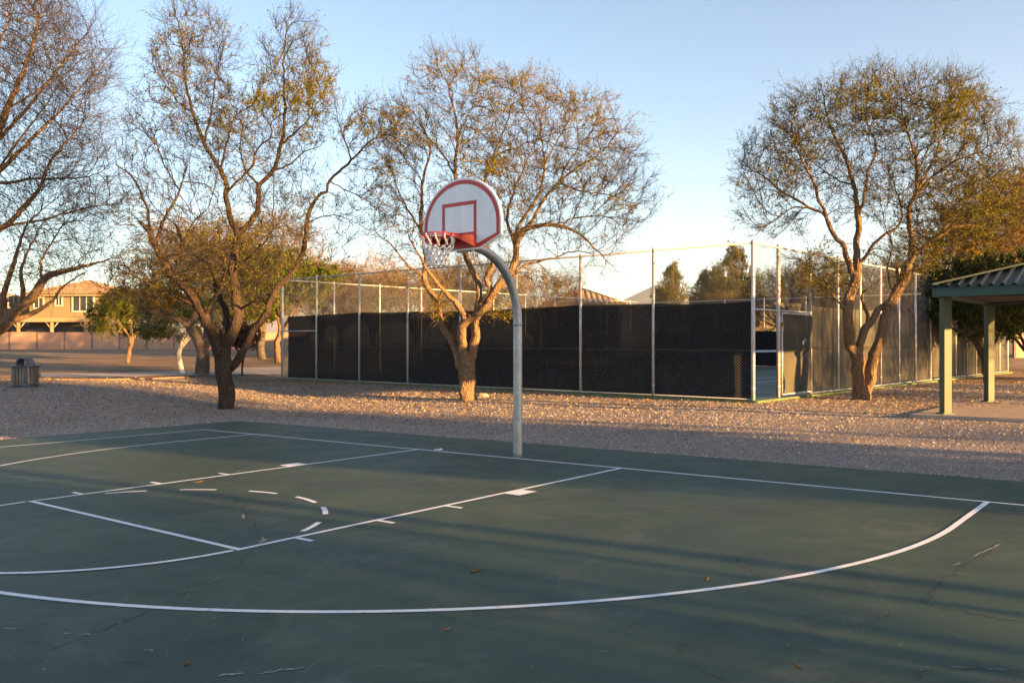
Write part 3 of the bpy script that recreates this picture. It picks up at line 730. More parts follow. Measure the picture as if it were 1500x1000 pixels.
# ------------------------------------------------------------------ picnic pavilion on the right
SZ = .18
def ramp_pos(u, v): D = (CAMZ-SZ)*FPX/(v-500); return np.array(((u-750)/FPX*D, D, 0))
P1 = ramp_pos(1385, 606); P2 = ramp_pos(1449, 588)
a_ = (P2-P1); PL = np.linalg.norm(a_); a_ /= PL; b_ = np.array((a_[1], -a_[0], 0)); PW = 5.2
mb = MB(); o0 = P1-a_*.62-b_*.5
qq = [o0, o0+a_*(PL+1.24), o0+a_*(PL+1.24)+b_*(PW+1.0), o0+b_*(PW+1.0)]
mb.prism([(*p[:2], SZ) for p in qq][::-1], (0, 0, -.22))
tag(mb.build('pavilion_slab', M['slab']), kind='structure')
pav = tag(empty('pavilion', (*P1[:2], SZ)), 'green picnic shelter with ribbed metal hip roof on square posts', 'pavilion')
org = np.array((*P1[:2], SZ)); PH = 2.22
def nrm_(v): return v/np.linalg.norm(v)
lo = lambda x, y, z: a_*x+b_*y+np.array((0, 0, z))
for x, y in ((0, 0), (PL, 0), (0, PW), (PL, PW)):
    mb = MB(); q45 = (nrm_(a_+b_), nrm_(b_-a_)); mb.box(lo(x, y, PH/2), (.16, .16, PH), (*q45, (0, 0, 1)))
    p = mb.build('post', M['pgreen_post'], pav); bv = p.modifiers.new('bevel', 'BEVEL'); bv.width = .012; bv.segments = 2
    mb = MB(); mb.box(lo(x, y, .012), (.24, .24, .02), (*q45, (0, 0, 1))); mb.build('base_plate', M['pgreen'], p)
OA, OB = .33, .16
x0, x1, y0, y1 = -OA, PL+OA, -OB, PW+OB
mb = MB()   # fascia beams round the eave, butted
hb = .17; zb2 = PH+.0
for (c, sz, ax) in ((lo((x0+x1)/2, y0+.03, zb2+hb/2), (x1-x0, .06, hb), 0), (lo((x0+x1)/2, y1-.03, zb2+hb/2), (x1-x0, .06, hb), 0),
                    (lo(x0+.03, (y0+y1)/2, zb2+hb/2), (.06, y1-y0-.125, hb), 0), (lo(x1-.03, (y0+y1)/2, zb2+hb/2), (.06, y1-y0-.125, hb), 0)):
    mb.box(c, sz, (a_, b_, (0, 0, 1)))
for (c, sz) in ((lo(PL/2, 0, PH+.095), (PL-.24, .14, .16)), (lo(PL/2, PW, PH+.095), (PL-.24, .14, .16)), (lo(0, PW/2, PH+.095), (.14, PW-.24, .16)), (lo(PL, PW/2, PH+.095), (.14, PW-.24, .16))):
    mb.box(c, sz, (a_, b_, (0, 0, 1)))
mb.build('fascia_beam', M['pgreen'], pav)
# hip roof: four slopes of trapezoid-ribbed steel sheet
pitch = .305; ze = PH+hb+.012
wa, wb = (x1-x0), (y1-y0); half = min(wa, wb)/2
def roofz(x, y): return ze+pitch*min(x-x0, x1-x, y-y0, y1-y)
def slope(org2, dirs, dirin, length, name):
    """ribbed sheet of one slope: dirs along the eave, dirin up-slope in plan"""
    mb = MB(); rp = .185; n = int(length/rp); 
    def pt(s, q, h): 
        base = org2+dirs*s+dirin*q
        return lo(base[0], base[1], ze+pitch*q+h)
    def qmax(s): return max(0.0, min(s, length-s, half))
    prof = []
    for k in range(n+1):
        s = (k+.5)*length/(n+1)
        for ds, h in ((-.075, 0), (-.038, .045), (.002, .045), (.03, 0)): prof.append((s+ds, h))
    prof = [(0, 0)]+prof+[(length, 0)]
    e0 = -.05
    for (s0, h0), (s1, h1) in zip(prof[:-1], prof[1:]):
        q0, q1 = qmax(s0), qmax(s1)
        a, b, c, d = pt(s0, e0, h0), pt(s1, e0, h1), pt(s1, max(q1, e0+.01), h1), pt(s0, max(q0, e0+.01), h0)
        mb.add([a, b, c, d], [(0, 1, 2, 3)])
        mb.add([a-np.array((0, 0, .012)), b-np.array((0, 0, .012)), c-np.array((0, 0, .012)), d-np.array((0, 0, .012))], [(3, 2, 1, 0)])
        mb.add([a, b, b-np.array((0, 0, .012)), a-np.array((0, 0, .012))], [(3, 2, 1, 0)])
    return mb
roof = MB()
for o2, ds, di, L_ in (((x0, y0), (0, 1), (1, 0), wb), ((x1, y1), (0, -1), (-1, 0), wb), ((x0, y1), (1, 0), (0, -1), wa), ((x1, y0), (-1, 0), (0, 1), wa)):
    m_ = slope(np.array(o2, float), np.array(ds, float), np.array(di, float), L_, '')
    roof.add(m_.v, m_.f)
rf = roof.build('roof', M['proof'], pav)
mb = MB()
for (x, y, sx, sy) in ((x0, y0, 1, 1), (x1, y0, -1, 1), (x1, y1, -1, -1), (x0, y1, 1, -1)):
    A0 = lo(x-sx*.03, y-sy*.03, ze+.035); A1 = lo(x+sx*half, y+sy*half, ze+pitch*half+.055)
    t = (A1-A0)/np.linalg.norm(A1-A0); sd = np.cross(t, (0, 0, 1)); sd /= np.linalg.norm(sd); up = np.cross(sd, t)
    mb.box((A0+A1)/2+up*.012, (np.linalg.norm(A1-A0), .17, .03), (t, sd, up))
if wa > wb: r0, r1 = lo(x0+half, (y0+y1)/2, ze+pitch*half+.07), lo(x1-half, (y0+y1)/2, ze+pitch*half+.07)
else: r0, r1 = lo((x0+x1)/2, y0+half, ze+pitch*half+.07), lo((x0+x1)/2, y1-half, ze+pitch*half+.07)
mb.tube([r0-(r1-r0)*.05, r1+(r1-r0)*.05], .05, 8)
mb.build('ridge_cap', M['pgreen_shaded'], rf)
mb = MB()
mb.add([lo(x0+.07, y0+.07, zb2+.05), lo(x1-.07, y0+.07, zb2+.05), lo(x1-.07, y1-.07, zb2+.05), lo(x0+.07, y1-.07, zb2+.05)], [(3, 2, 1, 0)])
mb.build('soffit', M['soffit'], pav)
mb = MB()
for s in (1, ): mb.tube([lo(x0+.1, y0+.1, zb2+.02), lo((x0+x1)/2, (y0+y1)/2, zb2+.04)], .02, 6); mb.tube([lo(x1-.1, y0+.1, zb2+.02), lo((x0+x1)/2, (y0+y1)/2, zb2+.04)], .02, 6)
mb.build('brace', M['pgreen'], pav)

# ------------------------------------------------------------------ trash can
cp = GP(37, 566)
can = tag(empty('trash_can', tuple(cp)), 'round metal trash can with arched hood on the gravel at the left', 'trash can')
k_ = cp[1]/FPX; cr_ = 17.5*k_; ch = 30.5*k_
mb = MB(); mb.lathe((0, 0, 0), [(cr_*.9, .02), (cr_*.94, .06), (cr_*.96, ch-.03), (cr_*.9, ch-.03), (cr_*.88, .1)], 28); mb.build('body', M['can'], can)
mb = MB()
for k in range(22):
    a = 2*math.pi*k/22; mb.box((cr_*1.0*math.cos(a), cr_*1.0*math.sin(a), ch/2), (.012, cr_*.17 if k % 6 else cr_*.27, ch-.04), ((math.cos(a), math.sin(a), 0), (-math.sin(a), math.cos(a), 0), (0, 0, 1)))
mb.build('slat', M['can'], can)
mb = MB(); mb.lathe((0, 0, 0), [(cr_*.97, ch-.05), (cr_*1.1, ch-.045), (cr_*1.12, ch), (cr_*1.08, ch+.02), (cr_*.8, ch+.02), (cr_*.8, ch-.03)], 28)
mb.build('band', M['can_blue'], can); mb = MB()
for z in (.05, ): mb.lathe((0, 0, 0), [(cr_*.98, z-.03), (cr_*1.05, z-.03), (cr_*1.05, z+.03), (cr_*.98, z+.03)], 28)
mb.build('base_ring', M['can_blue'], can)
mb = MB(); pr = []
hr = cr_*.70; W2 = .13
arcp = [(hr*math.cos(t), ch+.02+11.0*k_*math.sin(t)) for t in np.linspace(0, math.pi, 17)]
vs = []
for (x, z) in arcp:
    for y in (-W2, W2): vs.append((x, y, z))
for (x, z) in arcp:
    for y in (-W2, W2): vs.append((x*.93, y, ch+.02+(z-ch-.02)*.9))
n_ = len(arcp)
fs = []
for i in range(n_-1):
    a = 2*i; b = 2*n_+2*i
    fs += [(a, a+1, a+3, a+2), (b, b+2, b+3, b+1), (a, a+2, b+2, b), (a+1, b+1, b+3, a+3)]
mb.add(vs, fs); hd = mb.build('hood', M['can_blue'], can); hd.rotation_euler.z = -.42
mb = MB(); mb.box((cr_*.55, -cr_*.93, ch*.47), (.07, .05, ch*.95)); mb.box((cr_*.7, -cr_*.9, .05), (.22, .16, .10)); mb.build('anchor_post', M['can_blue'], can)

# ------------------------------------------------------------------ path, kerb and small things on the left
def gstrip(name, px_near, px_far, mat, dz):
    mb = MB(); A = [GP(*p) for p in px_near]; B = [GP(*p) for p in px_far]; n = 40
    def rs(P):
        P = np.array(P); t = np.linspace(0, len(P)-1, n); i = np.clip(t.astype(int), 0, len(P)-2); f = (t-i)[:, None]; return P[i]*(1-f)+P[i+1]*f
    A, B = rs(A), rs(B); m = 5; vs = []
    for i in range(n):
        for j in range(m):
            q = A[i]+(B[i]-A[i])*j/(m-1); vs.append((q[0], q[1], gzv(q)+dz))
    mb.add(vs, [(i*m+j, (i+1)*m+j, (i+1)*m+j+1, i*m+j+1) for i in range(n-1) for j in range(m-1)])
    return tag(mb.build(name, mat), kind='structure')
gstrip('path', [(60, 553), (160, 553.5), (270, 551), (345, 549.5), (412, 550)], [(60, 548), (160, 547.5), (270, 544.5), (345, 540), (412, 538)], M['path'], .03)
mb = MB(); K = [GP(92, 556.5), GP(160, 556.5), GP(230, 555), GP(275, 552.5)]
for a, b in zip(K[:-1], K[1:]):
    t = (b-a); L_ = np.linalg.norm(t); t /= L_; mb.box((a+b)/2-np.array((0, 0, .03)), (L_+.02, .12, .14), (t, np.cross((0, 0, 1), t), (0, 0, 1)))
tag(mb.build('kerb', M['pier']), kind='structure')
def lump(name, p, s, mat, label, cat, seed, sq=(1, 1, .7)):
    import bmesh
    r = np.random.default_rng(seed); bm = bmesh.new(); bmesh.ops.create_icosphere(bm, subdivisions=3, radius=1)
    ph = r.uniform(0, 6, (6, 3)); fr = r.uniform(1, 4, (6, 3))
    for v in bm.verts:
        c = np.array(v.co); d = sum(.07*math.sin(fr[i]@c+ph[i, 0]) for i in range(6)); v.co = Vector(c*(1+d)*np.array(sq)*s)
    me = bpy.data.meshes.new(name); bm.to_mesh(me); bm.free(); me.materials.append(mat)
    o = bpy.data.objects.new(name, me); col.objects.link(o); o.location = tuple(p); return tag(o, label, cat)
p = GP(707, 581); lump('rock', p+np.array((0, 0, .02)), .15, M['rock'], 'pale rock lying on the gravel right beside the sunlit mesquite trunk', 'rock', 3, (1.2, .8, .55))
p = GP(268, 549); lump('stone', p+np.array((0, 0, .1)), .09, M['plastic'], 'small white stone at the end of the kerb beside the path', 'stone', 5, (1.2, .8, .8))
p = GP(629, 565); mb = MB(); mb.tube([p+np.array((-.16, .0, .05)), p+np.array((.04, .02, .05)), p+np.array((.1, .03, .05)), p+np.array((.15, .035, .05))], [.05, .05, .03, .018], 10)
bt = mb.build('plastic_bottle', M['plastic'], loc=tuple(p)); tag(bt, 'crushed clear plastic bottle with blue label at the foot of the windscreen', 'bottle')
mb = MB(); mb.tube([np.array((-.09, .007, .05)), np.array((.0, .015, .05))], .053, 10); mb.build('label', M['blue'], bt)
# ------------------------------------------------------------------ trees
def nrm(a): return a/(np.linalg.norm(a, axis=-1, keepdims=True)+1e-12)
def resample(P, step):
    P = np.asarray(P, float)
    if len(P) > 2:   # Catmull-Rom
        Q = np.vstack([2*P[0]-P[1], P, 2*P[-1]-P[-2]]); out = []
        for i in range(1, len(Q)-2):
            for t in np.linspace(0, 1, 6, endpoint=False):
                a, b, c, d = Q[i-1], Q[i], Q[i+1], Q[i+2]
                out.append(.5*((2*b)+(-a+c)*t+(2*a-5*b+4*c-d)*t*t+(-a+3*b-3*c+d)*t**3))
        out.append(P[-1]); P = np.array(out)
    s = np.concatenate([[0], np.cumsum(np.linalg.norm(np.diff(P, axis=0), axis=1))])
    n = max(2, int(s[-1]/step)+1); t = np.linspace(0, s[-1], n)
    return np.stack([np.interp(t, s, P[:, k]) for k in range(3)], 1)

class Skel:
    def __init__(s): s.pos = []; s.par = []; s.rad = []
    def limb(s, pts, r0, r1, step=.16, attach=True, wob=.012, r=None):
        pts = [np.array(p, float) for p in pts]
        if s.pos and attach:
            d = np.linalg.norm(np.array(s.pos)-pts[0], axis=1); pi = int(np.argmin(d)); pts[0] = np.array(s.pos[pi])
        else: pi = -1
        P = resample(pts, step); n = len(P)
        P[1:-1] += r.normal(0, wob, (max(n-2, 0), 3))
        R = np.linspace(r0, r1, n)
        for i in range(n):
            if i == 0 and pi >= 0: last = pi; continue
            s.pos.append(P[i]); s.par.append(last if i > 0 else -1); s.rad.append(R[i]); last = len(s.pos)-1

def colonize(sk, attr, step, dinf, dkill, r, iters=90, mom=.35, trop=(0, 0, .05), maxn=16000):
    pos = [np.array(p) for p in sk.pos]; par = list(sk.par); pdir = [np.zeros(3)]*len(pos)
    for i in range(len(pos)):
        pdir[i] = nrm(pos[i]-pos[par[i]]) if par[i] >= 0 else np.array((0, 0, 1.))
    nch = np.zeros(200000, int)
    A = attr.copy(); nd_ = np.full(len(A), 1e9); ni = np.zeros(len(A), int); new = list(range(len(pos)))
    trop = np.array(trop)
    for it in range(iters):
        kd = kdtree.KDTree(len(new))
        for k in new: kd.insert(pos[k], k)
        kd.balance()
        for i in range(len(A)):
            _, k, d = kd.find(A[i])
            if d < nd_[i]: nd_[i] = d; ni[i] = k
        keep = nd_ > dkill; A, nd_, ni = A[keep], nd_[keep], ni[keep]
        act = nd_ < dinf
        if not act.any() or len(pos) > maxn: break
        u, inv_ = np.unique(ni[act], return_inverse=True)
        d = nrm(A[act]-np.array([pos[k] for k in ni[act]])); acc = np.zeros((len(u), 3)); np.add.at(acc, inv_, d)
        acc = nrm(acc); new = []
        for j, k in enumerate(u):
            if nch[k] > 3: 
                m = act & (ni == k); nd_[m] = np.where(r.random(m.sum()) < .3, 0, nd_[m]); continue
            dd = acc[j]+mom*pdir[k]+trop+r.normal(0, .13, 3); dd = dd/(np.linalg.norm(dd)+1e-9)
            p = pos[k]+dd*step*r.uniform(.8, 1.2)
            pos.append(p); par.append(int(k)); pdir.append(dd); nch[k] += 1; new.append(len(pos)-1)
        if not new: break
    return np.array(pos), np.array(par)

def finish_tree(root, base, pos, par, rad0, r, m_trunk, m_tw, m_lf, tip=.0052, expo=2.2, twigs=10000, twig_len=(.15, .42), twig_droop=0., leaves=20000, leaf=(.028, .012), rsplit=.022,
                leafmask=None, leafpow=1, bark_rough=.10, tw_r=.0036, spread=.9):
    n = len(pos); ch = [[] for _ in range(n)]
    for i, p in enumerate(par):
        if p >= 0: ch[p].append(i)
    rad = np.zeros(n); acc = np.zeros(n)
    order = np.arange(n)[::-1]      # children always have larger index than parents
    for i in order:
        rr = max(tip, acc[i]**(1/expo)) if acc[i] > 0 else tip
        if i < len(rad0): rr = max(rad0[i], min(rr, rad0[i]*1.06))
        rad[i] = rr
        if par[i] >= 0: acc[par[i]] += rr**expo
    for i in range(n):
        if par[i] >= 0: rad[i] = min(rad[i], rad[par[i]])
    main = np.full(n, -1)
    for i in range(n):
        if ch[i]: main[i] = max(ch[i], key=lambda c: rad[c])
    prev = np.where(par >= 0, par, np.arange(n)); nxt = np.where(main >= 0, main, np.arange(n))
    tan = nrm(pos[nxt]-pos[prev]+1e-9)
    E = np.where(par >= 0)[0]
    def edges(sel, S, rough=0.0, rs=None):
        p = par[sel]; A, B = pos[p], pos[sel]; dirv = nrm(B-A)
        cont = (main[p] == sel)
        tA = np.where(cont[:, None], tan[p], dirv); tB = tan[sel]
        rA = np.where(cont, rad[p], np.minimum(rad[p], rad[sel]*1.35)); rB = rad[sel]
        ref = np.array((.31, .87, .38)); V = []
        for (P, T, Rr, ids) in ((A, tA, rA, p), (B, tB, rB, sel)):
            u = nrm(ref-T*(T@ref)[:, None]); w_ = np.cross(T, u)
            for k in range(S):
                a = 2*math.pi*k/S; q = Rr.copy()
                if rough: 
                    q = q*(1+rough*np.sin(3*a+P[:, 2]*2.1+P[:, 0])+rough*.9*np.sin(5*a-P[:, 2]*3.3+2*P[:, 1])+rough*.6*np.sin(9*a+P[:, 2]*7))
                V.append(P+(math.cos(a)*u+math.sin(a)*w_)*q[:, None])
        V = np.stack(V, 1); m = len(sel); b = (np.arange(m)*2*S)[:, None, None]
        Q = np.array([(k, (k+1) % S, S+(k+1) % S, S+k) for k in range(S)])[None]+b
        return V.reshape(-1, 3), Q.reshape(-1, 4)
    base = np.array(base)
    thick = E[rad[E] >= rsplit]; thin = E[rad[E] < rsplit]
    big = thick[rad[thick] > .06]; med = thick[rad[thick] <= .06]
    V1, Q1 = edges(big, 14, bark_rough); V2, Q2 = edges(med, 7, .05)
    mesh_np('trunk', np.concatenate([V1, V2])-base, [np.concatenate([Q1, Q2+len(V1)])], m_trunk, root, smooth=True)
    # crown: thin branches, twigs and leaves
    Vs, Qs, mi, off = [], [], [], 0
    t4 = thin[rad[thin] > .010]; t3 = thin[rad[thin] <= .010]
    for sel, S in ((t4, 5), (t3, 3)):
        if len(sel):
            V, Q = edges(sel, S); Vs.append(V); Qs.append(Q+off); off += len(V); mi.append(np.zeros(len(Q), int))
    # shoots: long slender ones that follow their branch outwards, then short side twigs on them
    fine = np.where((rad < .014) & (par >= 0))[0]
    cen = pos[fine].mean(0)*np.array((1, 1, .75))
    n1 = int(twigs*.36); n2 = twigs-n1
    def shoots(P, dirs, L, segs, curl, up):
        d = dirs; pts = [P]
        for s_ in range(segs):
            d = nrm(d+r.normal(0, curl, P.shape)+np.array((0, 0, up))); P = P+d*(L/segs)[:, None]; pts.append(P)
        return pts, d
    k = r.choice(fine, n1); out = nrm(pos[k]-cen)
    d0 = nrm(tan[k]*.8+out*.45+r.normal(0, spread*.38, (n1, 3))+np.array((0, 0, .12-twig_droop)))
    A1, _ = shoots(pos[k], d0, r.uniform(twig_len[0]*1.3, twig_len[1]*1.5, n1), 4, .17, .05-twig_droop*.6)
    PT1 = np.stack(A1, 0); j = r.choice(n1, n2); f = r.uniform(.4, 3.9, n2); i0 = np.minimum(f.astype(int), 3); ff = (f-i0)[:, None]
    P2 = PT1[i0, j]*(1-ff)+PT1[i0+1, j]*ff; dd = nrm(PT1[i0+1, j]-PT1[i0, j])
    d2 = nrm(dd*.8+r.normal(0, .5, (n2, 3))+np.array((0, 0, .05-twig_droop)))
    A2, _ = shoots(P2, d2, r.uniform(*twig_len, n2)*.75, 3, .22, -twig_droop*.5)
    def bars(A, B, ra, rb):
        T = nrm(B-A); ref = np.array((.31, .87, .38)); u = nrm(ref-T*(T@ref)[:, None]); w_ = np.cross(T, u); V = []
        for (P_, R_) in ((A, ra), (B, rb)):
            for q in range(3):
                a = 2*math.pi*q/3; V.append(P_+R_*(math.cos(a)*u+math.sin(a)*w_))
        V = np.stack(V, 1).reshape(-1, 3); b = (np.arange(len(A))*6)[:, None, None]
        return V, (np.array([(0, 1, 4, 3), (1, 2, 5, 4), (2, 0, 3, 5)])[None]+b).reshape(-1, 4)
    for pts_, R_, S_ in ((A1, tw_r*1.15, 4), (A2, tw_r*.8, 3)):
        for s_ in range(S_):
            V, Q = bars(pts_[s_], pts_[s_+1], R_*(1-.17*s_), R_*(1-.17*(s_+1))); Vs.append(V); Qs.append(Q+off); off += len(V); mi.append(np.zeros(len(Q), int))
    if leaves:
        PA = np.concatenate([np.stack(A1[1:], 0), np.stack(A2, 0)], 1)   # 4 x (n1+n2)
        wgt = leafmask(PA[2]) if leafmask is not None else np.ones(n1+n2)
        cl = sum(np.sin(PA[2] @ v_+p_) for v_, p_ in zip(r.normal(0, 2.4, (7, 3)), r.uniform(0, 6.3, 7)))
        wgt = np.clip(wgt, 0, None)**leafpow*np.exp(.42*cl); wgt /= wgt.sum()
        ti = r.choice(n1+n2, leaves, p=wgt); f = r.uniform(.2, 3, leaves); i0 = np.minimum(f.astype(int), 2); ff = (f-i0)[:, None]
        c = PA[i0, ti]*(1-ff)+PA[i0+1, ti]*ff+r.normal(0, .02, (leaves, 3))
        ax = nrm(r.normal(0, 1, (leaves, 3))+np.array((0, 0, -.5))); sd = nrm(np.cross(ax, r.normal(0, 1, (leaves, 3))))
        l = r.uniform(.6, 1.4, leaves)[:, None]
        a = ax*leaf[0]*l; b = sd*leaf[1]*l; bend = nrm(np.cross(ax, sd))*leaf[1]*.5*l
        V = np.stack([c-a, c+b+bend, c+a, c-b+bend], 1).reshape(-1, 3)
        Vs.append(V); Qs.append(np.arange(4*leaves).reshape(-1, 4)+off); off += len(V); mi.append(np.ones(leaves, int))
    mesh_np('crown', np.concatenate(Vs)-base, [np.concatenate(Qs)], [m_tw, m_lf], root, smooth=False, midx=np.concatenate(mi))

def px2w(u, v, D): return PX(u, v, D)
def traced_tree(name, label, cat, base_uv, limbs, lobes, seed, nattr=4200, step=.16, dinf=1.6, dkill=.25, rd=1.7, mom=.75, trop=(0, 0, .07), base=None, group=None, shell=1.0, **kw):
    r = np.random.default_rng(seed)
    b = GP(*base_uv) if base is None else np.array(base); D = b[1]
    root = tag(empty(name, tuple(b)), label, cat, group)
    sk = Skel(); depth = []
    for i, L in enumerate(limbs):
        pts, r0, r1 = L[0], L[1], L[2]; dd = L[3] if len(L) > 3 else r.uniform(-1.2, 1.2)
        if sk.pos:
            pp = np.array(sk.pos); uu = 750+FPX*pp[:, 0]/pp[:, 1]; vv = 500-FPX*(pp[:, 2]-CAMZ)/pp[:, 1]
            k = int(np.argmin(np.hypot(uu-pts[0][0], vv-pts[0][1]))); d0 = pp[k, 1]
        else: d0 = D
        n = len(pts); W_ = []
        for j, (u, v) in enumerate(pts):
            t = j/(n-1) if n > 1 else 0; W_.append(px2w(u, v, d0+dd*t**1.2))
        if not sk.pos: W_[0] = W_[0]-np.array((0, 0, .12))
        sk.limb(W_, r0, r1, attach=bool(sk.pos), r=r, step=.15)
    # crown attractors
    wts = np.array([l[2]*l[3]*(l[6] if len(l) > 6 else 1) for l in lobes], float); wts /= wts.sum()
    pick = r.choice(len(lobes), nattr, p=wts); q = nrm(r.normal(0, 1, (nattr, 3)))*(r.random(nattr)**(1/(3*1.0)))[:, None]
    q = nrm(q)*(np.linalg.norm(q, axis=1)**(1/shell))[:, None]*(1+r.normal(0, .07, (nattr, 1)))
    A = []
    for i in range(nattr):
        l = lobes[pick[i]]; d_ = D+l[4]+q[i, 1]*(l[5] if l[5] else rd)
        A.append(px2w(l[0]+q[i, 0]*l[2], l[1]+q[i, 2]*l[3], d_))
    A = np.array(A); g = gz(A[:, 0], A[:, 1]); A = A[A[:, 2] > g+1.0]
    pos, par = colonize(sk, A, step, dinf, dkill, r, mom=mom, trop=trop)
    finish_tree(root, b, pos, par, np.array(sk.rad), r, **kw)
    return root

def lm(*blobs):
    """leaf density: sum of soft blobs (u,v,ru,rv,weight)"""
    def f(P):
        u = 750+FPX*P[:, 0]/P[:, 1]; v = 500-FPX*(P[:, 2]-CAMZ)/P[:, 1]; o = np.zeros(len(P))+.12
        for (a, b, c, d, w_) in blobs: o += w_*np.exp(-((u-a)/c)**2-((v-b)/d)**2)
        return o
    return f

G = 'mesquite trees standing on the gravel round the courts'
# mesquite left of the hoop, dark many-limbed trunk
T1 = [
 ([(331, 598), (331, 570), (329, 540), (327, 512)], .18, .21, 0),
 ([(324, 530), (318, 507), (306, 480), (291, 450), (279, 429), (255, 405), (237, 378), (225, 354), (219, 339), (207, 327)], .15, .05, -.8),
 ([(219, 339), (214, 300), (196, 262), (170, 240)], .04, .015, .6), ([(225, 354), (240, 321), (255, 297), (264, 279), (268, 266)], .055, .02, .5),
 ([(268, 268), (300, 270), (318, 290)], .02, .012, .6), ([(264, 279), (240, 240), (228, 210), (205, 190)], .02, .008, .9),
 ([(288, 450), (270, 441), (240, 426), (210, 411), (189, 396), (176, 372)], .045, .012, -1.2),
 ([(329, 520), (337, 495), (345, 475), (348, 456), (345, 429), (342, 399), (345, 360), (348, 342)], .15, .085, .3),
 ([(348, 342), (336, 315), (331, 288), (330, 267), (321, 246), (297, 207), (285, 171), (276, 140), (270, 114), (267, 60), (257, 24)], .075, .012, -.6),
 ([(285, 171), (262, 150), (240, 120), (222, 95)], .02, .008, .8), ([(321, 246), (335, 200), (345, 170), (372, 152)], .03, .01, -1.0), ([(297, 207), (310, 160), (318, 110), (330, 60)], .025, .008, .9),
 ([(348, 342), (360, 333), (375, 315), (378, 294), (378, 273), (399, 252), (411, 216), (417, 168), (415, 105), (418, 60), (420, 32)], .075, .012, .8),
 ([(411, 216), (432, 195), (455, 170), (470, 140)], .03, .01, -.9), ([(378, 273), (360, 250), (352, 220), (356, 190)], .03, .01, 1.1), ([(399, 252), (425, 240), (448, 222), (470, 214)], .03, .01, 1.2),
 ([(331, 288), (345, 267), (369, 246), (375, 222), (399, 195), (385, 165), (378, 140)], .035, .01, -1.3),
 ([(329, 512), (330, 483), (330, 456), (318, 429), (312, 405), (303, 384), (282, 372), (270, 360), (258, 330)], .085, .03, 1.6),
 ([(333, 540), (342, 535), (360, 507), (372, 483), (390, 459), (396, 441), (405, 423), (426, 402), (438, 381), (447, 357), (450, 324), (456, 303)], .10, .05, .5),
 ([(456, 303), (468, 285), (480, 279), (483, 264), (510, 240), (540, 210), (570, 192)], .048, .014, -.4), ([(450, 324), (468, 318), (495, 316), (520, 326)], .02, .007, .7),
 ([(516, 236), (505, 205), (495, 177), (493, 160)], .02, .008, .5), ([(483, 264), (500, 275), (530, 290), (560, 310)], .018, .007, .9), ([(436, 388), (462, 390), (483, 390), (505, 398)], .018, .007, .5),
 ([(352, 452), (362, 447), (374, 440), (376, 428)], .035, .012, -.9), ([(300, 462), (318, 430), (330, 395), (322, 350)], .04, .014, -1.6), ([(345, 400), (372, 370), (392, 350), (400, 330)], .04, .012, -1.5),
 ([(255, 405), (262, 370), (280, 330), (300, 310)], .03, .01, -1.3)]
L1 = [(275, 110, 62, 110, 0, 1.8), (300, 70, 55, 60, .5, 1.2, .7), (425, 110, 55, 95, 0, 1.6), (450, 150, 50, 60, .4, 1.3), (340, 215, 115, 85, 0, 2.6), (225, 300, 70, 90, -.3, 2.2), (205, 200, 35, 80, 0, 1.4, .6), (550, 205, 60, 62, -.3, 1.2, 1.3),
      (335, 370, 100, 70, 0, 2.8, 1.1), (215, 400, 70, 45, -.8, 1.8, .7), (470, 330, 70, 60, .5, 1.5, .5), (410, 300, 60, 70, .3, 2.2, .8), (530, 300, 60, 50, .6, 1.2, .4), (500, 385, 40, 22, .5, .8, .3)]
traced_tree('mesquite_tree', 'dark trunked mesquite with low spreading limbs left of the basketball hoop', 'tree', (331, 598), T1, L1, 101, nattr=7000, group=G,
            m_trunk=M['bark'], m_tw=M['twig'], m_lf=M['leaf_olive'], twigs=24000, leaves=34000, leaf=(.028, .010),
            leafmask=lm((270, 90, 70, 80, .7), (425, 110, 70, 80, 1.0), (445, 150, 40, 60, 1.2), (340, 200, 50, 50, .6), (555, 200, 60, 60, 1.6), (330, 370, 120, 70, .45), (240, 430, 60, 40, .6)))
